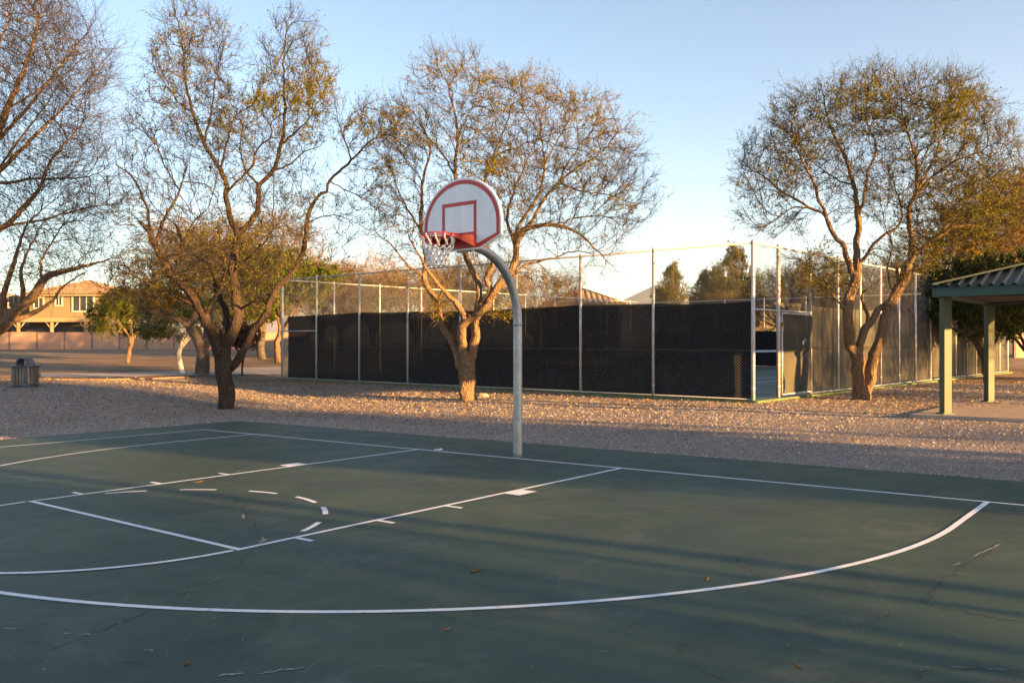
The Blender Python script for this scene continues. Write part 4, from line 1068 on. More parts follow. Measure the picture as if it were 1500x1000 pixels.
# mesquite behind the hoop, sunlit double trunk
T2 = [
 ([(685, 586), (684, 565), (684, 548), (685, 530)], .215, .19, 0),
 ([(683, 545), (679, 515), (676, 490), (681, 474), (690, 466)], .125, .11, -.25), ([(688, 545), (694, 512), (697, 490), (694, 473), (699, 460)], .125, .11, .3),
 ([(680, 560), (674, 536), (669, 516), (660, 495), (648, 477), (643, 459), (636, 435), (624, 417), (621, 402), (624, 375), (617, 339), (618, 300), (619, 264), (630, 222), (622, 190)], .10, .02, .9),
 ([(621, 402), (610, 397), (591, 381), (573, 357), (556, 346)], .04, .01, -.6), ([(617, 339), (600, 310), (585, 285), (570, 240)], .03, .01, .9), ([(640, 448), (650, 420), (640, 398), (634, 380)], .03, .01, -1.2),
 ([(680, 474), (672, 450), (654, 429), (633, 405), (618, 380), (600, 350)], .075, .02, -.9),
 ([(697, 464), (717, 440), (728, 420), (747, 399), (756, 378), (756, 360), (765, 339), (789, 330), (819, 330), (849, 342), (870, 362), (894, 387)], .12, .012, -.6),
 ([(756, 366), (750, 345), (742, 324), (747, 298), (760, 262), (770, 240)], .05, .015, .9), ([(757, 350), (777, 327), (795, 294), (819, 267), (846, 246), (879, 225), (902, 198)], .055, .012, .6),
 ([(752, 350), (764, 322), (789, 285), (797, 240), (792, 198), (768, 162), (765, 130)], .045, .01, -.7), ([(797, 240), (820, 200), (838, 170), (858, 140)], .02, .008, .5),
 ([(692, 458), (702, 420), (690, 392), (682, 375), (674, 350), (670, 300), (666, 252), (669, 216), (669, 180), (657, 129), (645, 105), (636, 75)], .085, .01, .7),
 ([(669, 200), (690, 160), (700, 130), (705, 110)], .018, .008, .8), ([(657, 129), (672, 105), (690, 85), (696, 72)], .014, .006, -.4),
 ([(699, 455), (718, 425), (712, 408), (722, 390), (716, 368), (712, 330), (710, 270), (720, 234), (750, 219), (795, 201)], .075, .01, -1.1), ([(720, 234), (738, 190), (752, 150), (750, 115)], .025, .008, -.9),
 ([(728, 424), (748, 412), (768, 390), (810, 378), (840, 368), (870, 372)], .05, .01, 1.0), ([(819, 267), (850, 280), (890, 285), (930, 300)], .025, .008, .5), ([(810, 330), (850, 318), (895, 318), (940, 325)], .025, .007, .9),
 ([(666, 252), (640, 215), (610, 185), (590, 160)], .025, .008, 1.2), ([(819, 267), (840, 225), (868, 190), (875, 160)], .022, .008, -.8)]
L2 = [(655, 150, 62, 80, 0, 1.3, .6), (600, 200, 55, 70, .3, 1.5, .8), (760, 180, 105, 75, 0, 2.2), (850, 230, 88, 85, 0, 2.2, 1.1), (905, 280, 55, 70, 0, 1.4, .9), (590, 320, 58, 75, 0, 1.8, .8), (715, 310, 105, 75, 0, 2.7, 1.0),
      (840, 340, 90, 40, -.2, 1.7, .8), (780, 270, 90, 70, .3, 2.6), (600, 400, 45, 40, -.2, 1.2, .5), (700, 230, 60, 60, 0, 2.0, .8), (880, 385, 35, 22, -.3, .6, .5), (655, 455, 22, 14, -.3, .4, 2.5), (728, 456, 26, 11, -.3, .4, 2.5), (800, 412, 34, 18, 0, .6, .9)]
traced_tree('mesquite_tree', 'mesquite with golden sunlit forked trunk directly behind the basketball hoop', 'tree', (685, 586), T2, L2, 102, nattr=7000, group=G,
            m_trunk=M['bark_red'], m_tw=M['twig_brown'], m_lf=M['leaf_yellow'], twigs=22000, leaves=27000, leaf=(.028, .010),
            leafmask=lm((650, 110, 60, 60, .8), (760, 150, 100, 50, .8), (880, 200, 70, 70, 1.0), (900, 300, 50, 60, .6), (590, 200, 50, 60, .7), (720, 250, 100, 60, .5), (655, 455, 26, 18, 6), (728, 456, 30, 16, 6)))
# yellow leafy shoots on its trunk are part of the crown: a second small trace
# mesquite on the right, two leaning trunks
T3 = [
 ([(1262, 585), (1262, 575), (1261, 566)], .21, .19, 0),
 ([(1259, 576), (1257, 555), (1256, 522), (1245, 504), (1242, 474), (1242, 441), (1251, 420), (1254, 405)], .14, .11, -.2),
 ([(1254, 405), (1242, 384), (1236, 360), (1221, 345), (1212, 321), (1207, 304), (1198, 290), (1197, 278), (1182, 248), (1165, 215), (1160, 190)], .07, .012, -.8),
 ([(1221, 345), (1208, 315), (1182, 302), (1161, 290), (1137, 275), (1122, 260), (1095, 245)], .045, .01, .8), ([(1182, 302), (1160, 305), (1130, 325), (1105, 345)], .02, .007, -.6),
 ([(1254, 408), (1257, 387), (1254, 360), (1257, 330), (1256, 306), (1251, 275), (1242, 242), (1225, 205), (1212, 170), (1205, 135)], .09, .01, .4),
 ([(1256, 315), (1266, 290), (1272, 248), (1284, 224), (1276, 195), (1269, 170), (1272, 130)], .04, .01, -.8), ([(1251, 275), (1230, 265), (1200, 245), (1178, 228)], .022, .008, .9),
 ([(1257, 387), (1264, 380), (1278, 360), (1290, 348), (1314, 333), (1322, 310), (1312, 280)], .05, .012, -.9),
 ([(1258, 528), (1263, 495), (1269, 480), (1290, 450), (1309, 436), (1316, 415), (1314, 390)], .105, .04, .7), ([(1270, 478), (1272, 465), (1266, 450), (1262, 436), (1264, 428)], .05, .03, -.3),
 ([(1264, 577), (1272, 565), (1279, 531), (1290, 492), (1299, 456), (1314, 428), (1326, 405), (1330, 387)], .135, .11, .4),
 ([(1330, 387), (1336, 369), (1332, 330), (1330, 304), (1340, 287), (1344, 248), (1335, 210), (1322, 170), (1320, 140)], .075, .01, -.5),
 ([(1340, 290), (1350, 270), (1365, 240), (1377, 209), (1386, 179), (1392, 140), (1400, 115)], .04, .01, .6), ([(1341, 287), (1365, 260), (1389, 242), (1437, 221), (1465, 205)], .035, .009, -.8),
 ([(1328, 392), (1338, 374), (1365, 354), (1389, 336), (1410, 318), (1455, 299), (1500, 287), (1530, 285)], .07, .012, -.7), ([(1389, 336), (1420, 330), (1460, 335), (1500, 330)], .03, .008, .6), ([(1365, 354), (1392, 325), (1420, 290), (1440, 260)], .035, .009, .9),
 ([(1242, 455), (1232, 448), (1215, 425), (1195, 405), (1180, 390)], .03, .008, -.6), ([(1309, 436), (1300, 400), (1306, 360), (1296, 330)], .03, .008, 1.2), ([(1344, 248), (1370, 190), (1360, 150)], .02, .008, 1.0)]
L3 = [(1140, 255, 62, 65, 0, 1.6, 1.1), (1190, 195, 70, 65, 0, 2.0, 1.1), (1270, 160, 85, 55, 0, 2.2, 1.1), (1370, 165, 90, 62, 0, 2.2, 1.1), (1440, 215, 60, 65, .2, 1.8), (1290, 260, 95, 70, 0, 2.5, .8), (1430, 310, 85, 50, -.3, 1.8, 1.0),
      (1205, 405, 55, 45, -.4, 1.4, .8), (1330, 370, 60, 45, 0, 1.6, .7), (1140, 325, 60, 25, 0, 1.0, .7), (1380, 250, 70, 50, 0, 2.0, .8), (1480, 270, 50, 60, 0, 1.4, .8)]
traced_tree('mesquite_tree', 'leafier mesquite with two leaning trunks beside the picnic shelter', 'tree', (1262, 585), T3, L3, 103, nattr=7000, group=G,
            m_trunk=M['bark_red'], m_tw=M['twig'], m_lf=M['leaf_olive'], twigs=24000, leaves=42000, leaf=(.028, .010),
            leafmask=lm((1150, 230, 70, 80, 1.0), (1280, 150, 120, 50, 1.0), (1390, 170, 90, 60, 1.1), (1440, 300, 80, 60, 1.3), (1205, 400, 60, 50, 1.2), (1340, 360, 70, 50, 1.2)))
# big bare mesquite cut by the left edge
T0 = [
 ([(-24, 555), (-26, 530), (-22, 505), (-14, 488)], .36, .32, 0),
 ([(-14, 490), (0, 478), (12, 470), (30, 449), (45, 437), (66, 407), (90, 398), (126, 389), (168, 377)], .22, .012, -1.6),
 ([(10, 472), (35, 464), (60, 452), (78, 440), (87, 425), (102, 413), (125, 398)], .09, .014, .6), ([(30, 449), (34, 425), (30, 400), (45, 360), (60, 330)], .08, .014, -1.0), ([(45, 437), (60, 410), (62, 380), (82, 345), (100, 320)], .05, .012, .8),
 ([(2, 478), (3, 445), (10, 415), (20, 385), (28, 360), (40, 330), (70, 300)], .11, .016, 1.2), ([(-14, 490), (-30, 450), (-40, 400), (-42, 350), (-30, 290), (-15, 230), (10, 160), (40, 90), (60, 20)], .24, .03, .4),
 ([(-41, 370), (-15, 345), (15, 325), (39, 299), (60, 272), (72, 239), (99, 206), (130, 170)], .11, .012, -1.2), ([(0, 338), (25, 328), (60, 323), (90, 314), (126, 305), (168, 300)], .05, .01, .9),
 ([(-20, 250), (0, 268), (45, 262), (90, 262), (130, 258), (160, 246)], .06, .01, -.5), ([(-25, 270), (10, 240), (50, 200), (90, 160), (130, 115), (160, 80)], .08, .01, .9), ([(-10, 215), (30, 170), (70, 120), (110, 70), (140, 30)], .07, .01, -.9),
 ([(-42, 350), (-60, 290), (-55, 220), (-30, 140), (0, 60), (20, 0)], .1, .015, -1.6), ([(10, 160), (60, 130), (105, 100), (140, 70)], .04, .008, 1.2), ([(-30, 290), (20, 215), (70, 150), (100, 100)], .05, .01, 1.8),
 ([(-40, 400), (-90, 340), (-140, 260), (-170, 180)], .14, .02, .5), ([(-25, 440), (-70, 410), (-120, 390)], .1, .02, -1)]
L0 = [(15, 40, 95, 75, 0, 2.6), (75, 110, 90, 75, 0, 2.4, 1.2), (60, 200, 95, 75, 0, 2.4, 1.2), (60, 300, 105, 60, 0, 2.4, 1.1), (75, 380, 80, 40, -.5, 2.0, .8), (125, 270, 45, 60, 0, 1.5, .7), (-90, 180, 90, 140, 0, 3.0, .6), (20, -60, 100, 80, 0, 2.5, .6), (10, 420, 35, 35, .4, 1.5, .6)]
traced_tree('mesquite_tree', 'large nearly leafless mesquite with fanning branches at the left edge above the trash can', 'tree', None, T0, L0, 104, base=(PX(-24, 555, 28.5)[0], 28.5, gzv(PX(-24, 555, 28.5))), nattr=9500, group=G, step=.22, dkill=.24, dinf=2.2, mom=.8, trop=(.05, 0, .12), shell=1.4,
            m_trunk=M['bark_red'], m_tw=M['twig'], m_lf=M['leaf_olive'], twigs=22000, twig_len=(.35, 1.0), leaves=7000, leaf=(.03, .009), tip=.006, tw_r=.0045, spread=.6,
            leafmask=lm((40, 230, 60, 60, 1), (40, 380, 50, 40, 1.4), (60, 80, 80, 60, .6)))

# ---- generic trees for the background: built once per kind, then copied
def proto_tree(name, H, spread, seed, trunk_h, limbs_n, nattr, crown, m_trunk, m_tw, m_lf, step=.22, dkill=.3, trunk_r=.16, lean=(0, 0), up=.5, **kw):
    r = np.random.default_rng(seed); root = empty(name); sk = Skel()
    tp = np.array((lean[0], lean[1], trunk_h)); sk.limb([(0, 0, -.15), tuple(tp*.5+r.normal(0, .05, 3)), tuple(tp)], trunk_r, trunk_r*.8, r=r, step=.2)
    for i in range(limbs_n):
        a = 2*math.pi*i/limbs_n+r.uniform(-.4, .4); rr = spread*r.uniform(.35, .7); zt_ = trunk_h+(H-trunk_h)*r.uniform(.35, .8)*up*1.6
        e_ = np.array((rr*math.cos(a), rr*math.sin(a), min(zt_, H*.9))); m_ = tp*.6+e_*.4+np.array((0, 0, .15*H*.3))
        st = tp*r.uniform(.75, 1.0)
        sk.limb([tuple(st), tuple(m_+r.normal(0, .12, 3)), tuple(e_)], trunk_r*.6, .025, r=r, step=.2)
    A = []
    for (cx, cy, cz, rx, ry, rz, w_) in crown:
        k = int(nattr*w_); q = nrm(r.normal(0, 1, (k, 3)))*(r.random(k)**(1/4))[:, None]; A.append(np.array((cx, cy, cz))+q*np.array((rx, ry, rz)))
    A = np.concatenate(A); A = A[A[:, 2] > .5]
    pos, par = colonize(sk, A, step, 2.2, dkill, r, iters=70, mom=.4, trop=(0, 0, .08))
    finish_tree(root, (0, 0, 0), pos, par, np.array(sk.rad), r, m_trunk, m_tw, m_lf, **kw)
    return root
def copy_tree(src, loc, rz, s, label, cat='tree', group=None, name=None, sz=None):
    c = src.copy(); col.objects.link(c); c.location = loc; c.rotation_euler = (0, 0, rz); c.scale = (s, s, sz or s)
    if name: c.name = name
    for ch in list(src.children):
        k = ch.copy(); col.objects.link(k); k.parent = c
    return tag(c, label, cat, group)
def place(src, loc, rz, s, label, cat='tree', group=None, sz=None):
    src.location = loc; src.rotation_euler = (0, 0, rz); src.scale = (s, s, sz or s); return tag(src, label, cat, group)
def crownset(H, sp, zc, k, seed, rz=.45):
    r = np.random.default_rng(seed); out = []
    for i in range(k):
        a = 2*math.pi*i/k+r.uniform(-.5, .5); d = sp*r.uniform(.3, .62); out.append((d*math.cos(a), d*math.sin(a), zc+r.uniform(-.12, .16)*H, sp*r.uniform(.36, .55), sp*r.uniform(.36, .55), H*r.uniform(.16, .26), 1/(k+1)))
    out.append((0, 0, zc+.12*H, sp*.5, sp*.5, H*.25, 1/(k+1))); return out
bare = proto_tree('bare_tree', 5.6, 3.4, 201, 1.3, 7, 2600, crownset(5.6, 3.3, 3.6, 7, 5), M['bark_grey'], M['twig_gold'], M['leaf_rust'], tip=.006, twigs=9000, twig_len=(.25, .7), leaves=7000, leaf=(.04, .014), tw_r=.006, trunk_r=.17)
gold = proto_tree('yellow_leaf_tree', 6.0, 3.2, 202, 1.5, 7, 2600, crownset(6, 3.1, 3.9, 7, 6), M['bark_red'], M['twig_gold'], M['leaf_rust'], tip=.006, twigs=9000, twig_len=(.2, .6), leaves=15000, leaf=(.05, .02), tw_r=.005, trunk_r=.18)
dense = proto_tree('dark_leaf_tree', 5.0, 2.6, 203, .9, 7, 2600, crownset(5, 2.4, 2.9, 8, 8), M['bark_grey'], M['twig'], M['leaf_dark'], twigs=12000, twig_len=(.15, .4), leaves=40000, leaf=(.06, .03), trunk_r=.14)
euc = proto_tree('greygreen_tree', 7.5, 1.9, 204, 1.6, 6, 2200, [(0, 0, 3.2, 1.3, 1.3, 1.6, .35), (.5, .2, 5.0, 1.0, 1.0, 1.5, .3), (-.6, -.2, 4.6, 1.0, 1.0, 1.5, .2), (0, 0, 6.4, .6, .6, 1.1, .15)], M['bark_grey'], M['twig_brown'], M['leaf_euc'], twigs=9000, twig_len=(.2, .5), leaves=42000, leaf=(.09, .016), trunk_r=.15, up=.9)
green = proto_tree('small_green_tree', 3.6, 1.9, 205, 1.1, 6, 1400, crownset(3.6, 1.8, 2.5, 6, 9), M['bark_red'], M['twig_brown'], M['leaf_green'], twigs=7000, twig_len=(.15, .4), twig_droop=.25, leaves=24000, leaf=(.06, .02), trunk_r=.11, lean=(.25, 0))
slim = proto_tree('slim_tree', 6.0, 1.5, 207, 3.0, 5, 500, [(0, 0, 4.6, 1.3, 1.3, 1.2, 1.0)], M['bark_grey'], M['twig'], M['leaf_olive'], twigs=3000, leaves=4000, trunk_r=.10)
plum = proto_tree('plum_leaf_shrub', 2.3, 1.2, 206, .8, 6, 900, crownset(2.3, 1.0, 1.55, 5, 4), M['bark'], M['twig'], M['leaf_plum'], step=.14, dkill=.18, twigs=5000, twig_len=(.1, .3), leaves=12000, leaf=(.045, .02), trunk_r=.05)
def at(u, D): x = (u-750)/FPX*D; return (x, D, gzv((x, D)))
BT = 'trees beyond the tennis court fence'
# left side
place(green, at(186, 45), .3, 1.0, 'small green leaved tree with leaning brown trunk in front of the terracotta wall', group='small trees on the bank')
wt = copy_tree(green, at(267, 37), 2.2, .95, 'small green tree with whitewashed double trunk on the bank', group='small trees on the bank')
wt.children[0].data = wt.children[0].data.copy(); wt.children[0].data.materials[0] = M['bark_white']
if not wt.children[0].name.startswith('trunk'):
    for c_ in wt.children:
        if c_.name.startswith('trunk'): c_.data = c_.data.copy(); c_.data.materials[0] = M['bark_white']
place(plum, at(354, 33), .4, .78, 'purple leaved shrub on a thin dark stem behind the dark mesquite trunk', 'shrub')
TA = [([(295, 549), (297, 522), (290, 498), (278, 478), (284, 464), (288, 445)], .26, .09, 0), ([(297, 525), (302, 498), (306, 475), (315, 450), (330, 420)], .15, .05, .8),
      ([(283, 484), (272, 474), (256, 466), (220, 456), (200, 448), (160, 424)], .09, .02, -.8), ([(288, 450), (270, 425), (245, 405), (215, 390)], .06, .02, .6), ([(288, 448), (300, 420), (300, 385), (310, 360)], .06, .02, -.6)]
LA = [(235, 415, 80, 42, -.3, 2.2), (290, 390, 70, 50, .2, 2.4), (345, 410, 50, 45, .5, 2.0, .8), (190, 425, 45, 28, -.5, 1.2, .8)]
traced_tree('rust_leaf_tree', 'rust and gold leaved tree with pale scarred trunk behind the dark mesquite', 'tree', (295, 549), TA, LA, 120, nattr=1700, step=.2, dkill=.3, m_trunk=M['bark_grey'], m_tw=M['twig_gold'], m_lf=M['leaf_rust'], twigs=7000, leaves=9000, leaf=(.045, .018), tw_r=.005)
copy_tree(bare, at(385, 50), 3.7, 1.4, 'tall pale twiggy tree glowing behind the dark trunked mesquite', group=BT)
copy_tree(bare, at(318, 58), 2.6, 1.55, 'broad pale twiggy tree against the sky behind the rust leaved tree', group=BT)
copy_tree(green, at(408, 44), 1.4, 1.5, 'yellow green tree beside the left corner post of the fence', group=BT)
place(bare, at(470, 56), .2, 1.0, 'bare brown tree seen through the mesh at the left end of the front fence', group=BT)
for (u, D, rz, s, lb) in [(545, 61, 1.3, 1.2, 'bare brown tree behind the fence below the gap between the two mesquites'), (610, 56, 2.4, 1.0, 'bare twiggy tree behind the fence left of the basketball net'),
                          (690, 62, 4.0, 1.25, 'bare twiggy tree behind the fence right of the basketball net'), (785, 55, 5.2, .98, 'bare pale tree beside the tile roofed house'),
                          (1150, 52, 3.3, 1.0, 'bare reddish tree seen above the open gateway'), (1215, 49, .9, 1.0, 'bare tree behind the sunlit fence left of the leaning trunks'), (1295, 50, 2.0, 1.05, 'bare tree behind the sunlit fence between the leaning trunks')]:
    copy_tree(bare, at(u, D), rz, s, lb, group=BT)
for (u, D, rz, s, lb) in [(500, 70, 2.2, 1.15, 'golden tree far behind the left end of the fence'), (655, 78, 1.1, 1.2, 'golden tree far behind the sunlit forked trunk')]:
    copy_tree(gold, at(u, D), rz, s, lb, group=BT)
place(euc, at(983, 66), .4, .88, 'grey green tree with spiky top right of the hazy mountain', group=BT)
copy_tree(euc, at(1031, 62), 1.5, .78, 'thin pointed yellow green tree between two fuller trees beyond the fence', group=BT)
copy_tree(euc, at(1078, 60), 2.8, 1.02, 'full yellow green tree left of the fence corner post', group=BT)
copy_tree(euc, at(1052, 72), 4.1, .9, 'dark narrow tree overlapping the yellow green tree by the fence corner', group=BT)
copy_tree(gold, at(1070, 57), 4.0, .72, 'low golden shrubby tree at the top of the windscreen near the fence corner', group=BT)
# right side
place(dense, at(1445, 30), .3, .92, 'dense dark green tree behind the picnic shelter', group='trees behind the picnic shelter')
copy_tree(dense, at(1510, 33), 2.0, .9, 'dense dark tree at the right edge behind the shelter roof', group='trees behind the picnic shelter')
copy_tree(dense, at(1420, 44), 4.0, .95, 'dark tree behind the far end of the sunlit fence', group='trees behind the picnic shelter')
place(gold, at(1445, 36), 3.4, 1.35, 'golden leaved tree rising above the shelter roof', group='trees behind the picnic shelter')
copy_tree(gold, at(1530, 43), 1.4, 1.5, 'golden leaved tree cut by the right edge of the view', group='trees behind the picnic shelter')
copy_tree(gold, at(1350, 46), .6, .95, 'golden tree behind the sunlit fence right of the leaning trunks', group=BT)
# trees standing out of frame towards the sun: their crowns shade the court
for x, y, rz, s, k, sz in SHADE:
    copy_tree((bare, gold, dense, slim)[k], (x, y, gzv((x, y))), rz, s, 'tree standing beyond the right edge of the court towards the sun', group='trees shading the court from outside the view', sz=sz)

place(slim, (*upsun(5.7, 13), 0), .3, 1.0, 'slender trunked tree standing beyond the right edge of the court', group='trees shading the court from outside the view')
# ------------------------------------------------------------------ terracotta wall and houses
def wall_run(name, label, A, B, h, pier_gap, th=.2):
    A = np.array(A, float); B = np.array(B, float); base = (A[0], A[1], gzv(A)); root = tag(empty(name, base), label, 'wall')
    d = (B-A)[:2]; L = np.linalg.norm(d); d = np.array((*d/L, 0)); n = np.array((-d[1], d[0], 0)); k = int(round(L/pier_gap)); g = L/k
    for i in range(k):
        c = A[:2]+d[:2]*(i+.5)*g; z = gzv(c); mb = MB(); mb.box((c[0]-base[0], c[1]-base[1], z-base[2]+h/2-.15), (g-.16, th, h+.3), (d, n, (0, 0, 1)))
        mb.box((c[0]-base[0], c[1]-base[1], z-base[2]+h+.03), (g-.165, th+.08, .06), (d, n, (0, 0, 1))); mb.build('panel', M['wall'], root)
    for i in range(k+1):
        c = A[:2]+d[:2]*i*g; z = gzv(c); mb = MB(); mb.box((c[0]-base[0], c[1]-base[1], z-base[2]+h/2-.1), (.155, th+.02, h+.33), (d, n, (0, 0, 1))); mb.build('pier', M['pier'], root)
wall_run('garden_wall', 'terracotta block wall with dark piers in front of the tan house', (-62, 78), (-18.5, 80), 1.5, 2.45)
wall_run('garden_wall', 'terracotta wall glowing in the sun beyond the right end of the fence', (35.5, 62), (46, 63), 1.7, 2.6)
def tile_slope(mb, P, nu_per_m=2.7, amp=.08):
    """barrel tile sheet over a planar quad/triangle P=[eave0,eave1,ridge1,ridge0]"""
    e0, e1, r1, r0 = [np.array(p, float) for p in P]; d = nrm(e1-e0); L = np.linalg.norm(e1-e0)
    nn = np.cross(e1-e0, r0-e0) if np.linalg.norm(r0-e0) > .1 else np.cross(e1-e0, r1-e0); nn = nrm(nn); nn = nn if nn[2] > 0 else -nn
    up = nrm(np.cross(nn, d)); up = up if up[2] > 0 else -up
    H = max((r0-e0)@up, (r1-e0)@up); s0, s1 = (r0-e0)@d, (r1-e0)@d
    n = max(4, int(L*nu_per_m*4)); rows = 9; vs = []
    for j in range(rows):
        q = j/(rows-1); lo_, hi_ = s0*q, L+(s1-L)*q
        for i in range(n+1):
            s = L*i/n; sc_ = min(max(s, lo_), hi_); w_ = amp*abs(math.sin(math.pi*s*nu_per_m)); w_ *= 1 if lo_ < s < hi_ else .3
            vs.append(e0+d*sc_+up*H*q+nn*(w_+.02*((j*1.0) % 1)))
    mb.add(vs, [(j*(n+1)+i, j*(n+1)+i+1, (j+1)*(n+1)+i+1, (j+1)*(n+1)+i) for j in range(rows-1) for i in range(n)])
def hip_roof(root, x0, x1, y0, y1, ze, pitch, parent_name='roof', parent=None):
    mb = MB(); w_, d_ = x1-x0, y1-y0; h = min(w_, d_)/2
    if w_ >= d_: R0, R1 = (x0+h, (y0+y1)/2, ze+pitch*h), (x1-h, (y0+y1)/2, ze+pitch*h)
    else: R0, R1 = ((x0+x1)/2, y0+h, ze+pitch*h), ((x0+x1)/2, y1-h, ze+pitch*h)
    c = [(x0, y0, ze), (x1, y0, ze), (x1, y1, ze), (x0, y1, ze)]
    if w_ >= d_: S = [(c[0], c[1], R1, R0), (c[1], c[2], R1, R1), (c[2], c[3], R0, R1), (c[3], c[0], R0, R0)]
    else: S = [(c[0], c[1], R0, R0), (c[1], c[2], R1, R0), (c[2], c[3], R1, R1), (c[3], c[0], R0, R1)]
    for s in S: tile_slope(mb, s)
    mb.tube([R0, np.array(R1)+.01], .1, 6)
    for a, b in ((c[0], R0), (c[3], R0 if w_ >= d_ else R1), (c[1], R1 if w_ >= d_ else R0), (c[2], R1)): mb.tube([a, b], .09, 6)
    r_ = mb.build('roof', M['tile'], root)
    mb = MB(); mb.box(((x0+x1)/2, (y0+y1)/2, ze-.1), (w_-.1, d_-.1, .17)); mb.build('eave', M['wood'], r_); return r_
def window(root, x, y, z, w_, h, mull=1):
    mb = MB(); t = .13
    for (a, b, c, d) in ((x, z+h/2+t/2, w_+2*t, t), (x, z-h/2-t/2, w_+2*t, t), (x-w_/2-t/2, z, t, h), (x+w_/2+t/2, z, t, h)): mb.box((a, y-.03, b), (c, .1, d))
    for k in range(mull): mb.box((x-w_/2+w_*(k+1)/(mull+1), y-.02, z), (.06, .06, h))
    fr = mb.build('window', M['trim'], root); mb = MB(); mb.box((x, y+.005, z), (w_, .03, h)); mb.build('pane', M['glass'], fr)
def lab(o, l):
    return tag(o, l, 'house')
# tan two-storey house
hb_ = np.array((-45.0, 88.0, gzv((-45., 88.)))); H1 = lab(empty('house', tuple(hb_)), 'tan two storey house with tiled hip roof and covered patio behind the wall')
mb = MB(); mb.box((.65, 4, 2.65), (8.1, 8, 5.7)); mb.build('wall', M['stucco'], H1)
hip_roof(H1, -4.0, 5.3, -.55, 8.6, 5.45, .36)
zf = lambda v, D=88.: CAMZ-(v-500)/FPX*D-hb_[2]
xf = lambda u, D=88.: (u-750)/FPX*D-hb_[0]
window(H1, xf(122), -.02, zf(444.5), 2.0, 1.45, 2); window(H1, xf(86.5), -.02, zf(441), .55, .8, 1); window(H1, xf(57), -.02, zf(443.5), .85, .95, 1); window(H1, xf(159), -.02, zf(443), .4, 1.0, 0)
mb = MB(); mb.box((-1.2, -1.6, zf(468)), (12.0, 3.1, .18)); mb.box((-1.2, -3.2, zf(468)-.16), (12.0, .14, .3))
pt_ = mb.build('patio_roof', M['wood'], H1)
for u in (27, 76, 126, 171):
    mb = MB(); x = xf(u, 85.); z1 = zf(468)-.3; mb.box((x, -3.0, z1/2), (.22, .22, z1))
    for s in (-1, 1): mb.tube([(x, -3.0, z1-.75), (x+s*.6, -3.0, z1-.05)], .06, 6)
    mb.build('patio_post', M['wood'], pt_)
mb = MB(); mb.box((-.8, -.06, 1.2), (8.5, .05, 2.1)); mb.build('patio_door', M['glass'], H1)
# its lower neighbour, mostly hidden by the bare mesquite
h2 = np.array((-58.5, 90.0, gzv((-58.5, 90.)))); H2 = lab(empty('house', tuple(h2)), 'tan house behind the bare branches at the left edge')
mb = MB(); mb.box((0, 4, 2.4), (12.5, 8, 5.0)); mb.build('wall', M['stucco'], H2); hip_roof(H2, -6.8, 6.8, -.5, 8.5, 4.95, .30)
zz = lambda v: CAMZ-(v-500)/FPX*90-h2[2]
window(H2, (20-750)/FPX*90-h2[0], -.02, zz(442), .9, 1.1, 1); window(H2, -5+(0)/FPX, -.02, zz(442), 1.2, 1.1, 1)
# single-storey house behind the tennis court
D3 = 60.; h3 = np.array(((856-750)/FPX*D3, D3, gzv(((856-750)/FPX*D3, D3)))); H3 = lab(empty('house', tuple(h3)), 'single storey house with striped clay tile hip roof beyond the tennis court')
ze3 = CAMZ+(500-445)/FPX*D3-h3[2]
mb = MB(); mb.box((0, 4.5, ze3/2-.1), (5.0, 9, ze3-.1)); mb.build('wall', M['stucco'], H3); hip_roof(H3, -2.85, 2.85, -.45, 9.4, ze3, .41)
window(H3, (893-750)/FPX*D3-h3[0], -.02, ze3-.75, 1.1, .95, 1); window(H3, (866-750)/FPX*D3-h3[0], -.02, ze3-.7, .9, .85, 1)
mb = MB(); mb.tube([(.0, 4.6, ze3+1.0), (.0, 4.6, ze3+2.2)], .04, 6); mb.build('vent_pipe', M['galv'], H3)
D4 = 72.; h4 = np.array(((1168-750)/FPX*D4, D4, gzv(((1168-750)/FPX*D4, D4)))); H4 = lab(empty('house', tuple(h4)), 'house with low sunlit tile roof glimpsed above the gate')
ze4 = CAMZ+(500-446)/FPX*D4-h4[2]
mb = MB(); mb.box((0, 4.5, ze4/2-.1), (9, 8, ze4-.1)); mb.build('wall', M['stucco'], H4); hip_roof(H4, -5, 5, -.5, 9, ze4, .22)

# ------------------------------------------------------------------ far mountains
def mountain(D, prof, name):
    r = np.random.default_rng(9); mb = MB(); us = np.linspace(prof[0][0], prof[-1][0], 160); rows = 14; vs = []
    vv = np.interp(us, [p[0] for p in prof], [p[1] for p in prof])
    ph = r.uniform(0, 6, 8)
    for j in range(rows):
        t = j/(rows-1)
        for i, u in enumerate(us):
            top = (500-vv[i])/FPX*D; dd = D+(t-.0)*D*.25
            rid = sum(math.sin(u*.13*(k+1)+ph[k]+t*3*(k+1))/(k+1.5) for k in range(6))
            z = CAMZ-12+top*(t**.8)*(1+.10*rid*(1-t)); vs.append(((u-750)/FPX*D*(1+0*t), dd+rid*D*.012*(1-t), z*(1 if t < 1 else 1)*(dd/D if t > .9 else 1)))
    n = len(us); mb.add(vs, [(j*n+i, j*n+i+1, (j+1)*n+i+1, (j+1)*n+i) for j in range(rows-1) for i in range(n-1)]); mb.sm = [True]*len(mb.f)
    return tag(mb.build(name, M['mount']), kind='structure')
mountain(2400, [(560, 470), (640, 452), (700, 456), (780, 440), (850, 446), (905, 440), (918, 434), (930, 436), (942, 437), (955, 433), (975, 425), (1000, 416), (1012, 411), (1025, 415), (1060, 428), (1120, 432), (1180, 424), (1260, 436), (1380, 430), (1500, 442), (1600, 455)], 'mountain')
mountain(3000, [(-300, 450), (-150, 430), (-60, 425), (10, 419), (40, 415), (80, 420), (150, 428), (260, 424), (380, 440), (520, 455), (640, 470)], 'mountain')

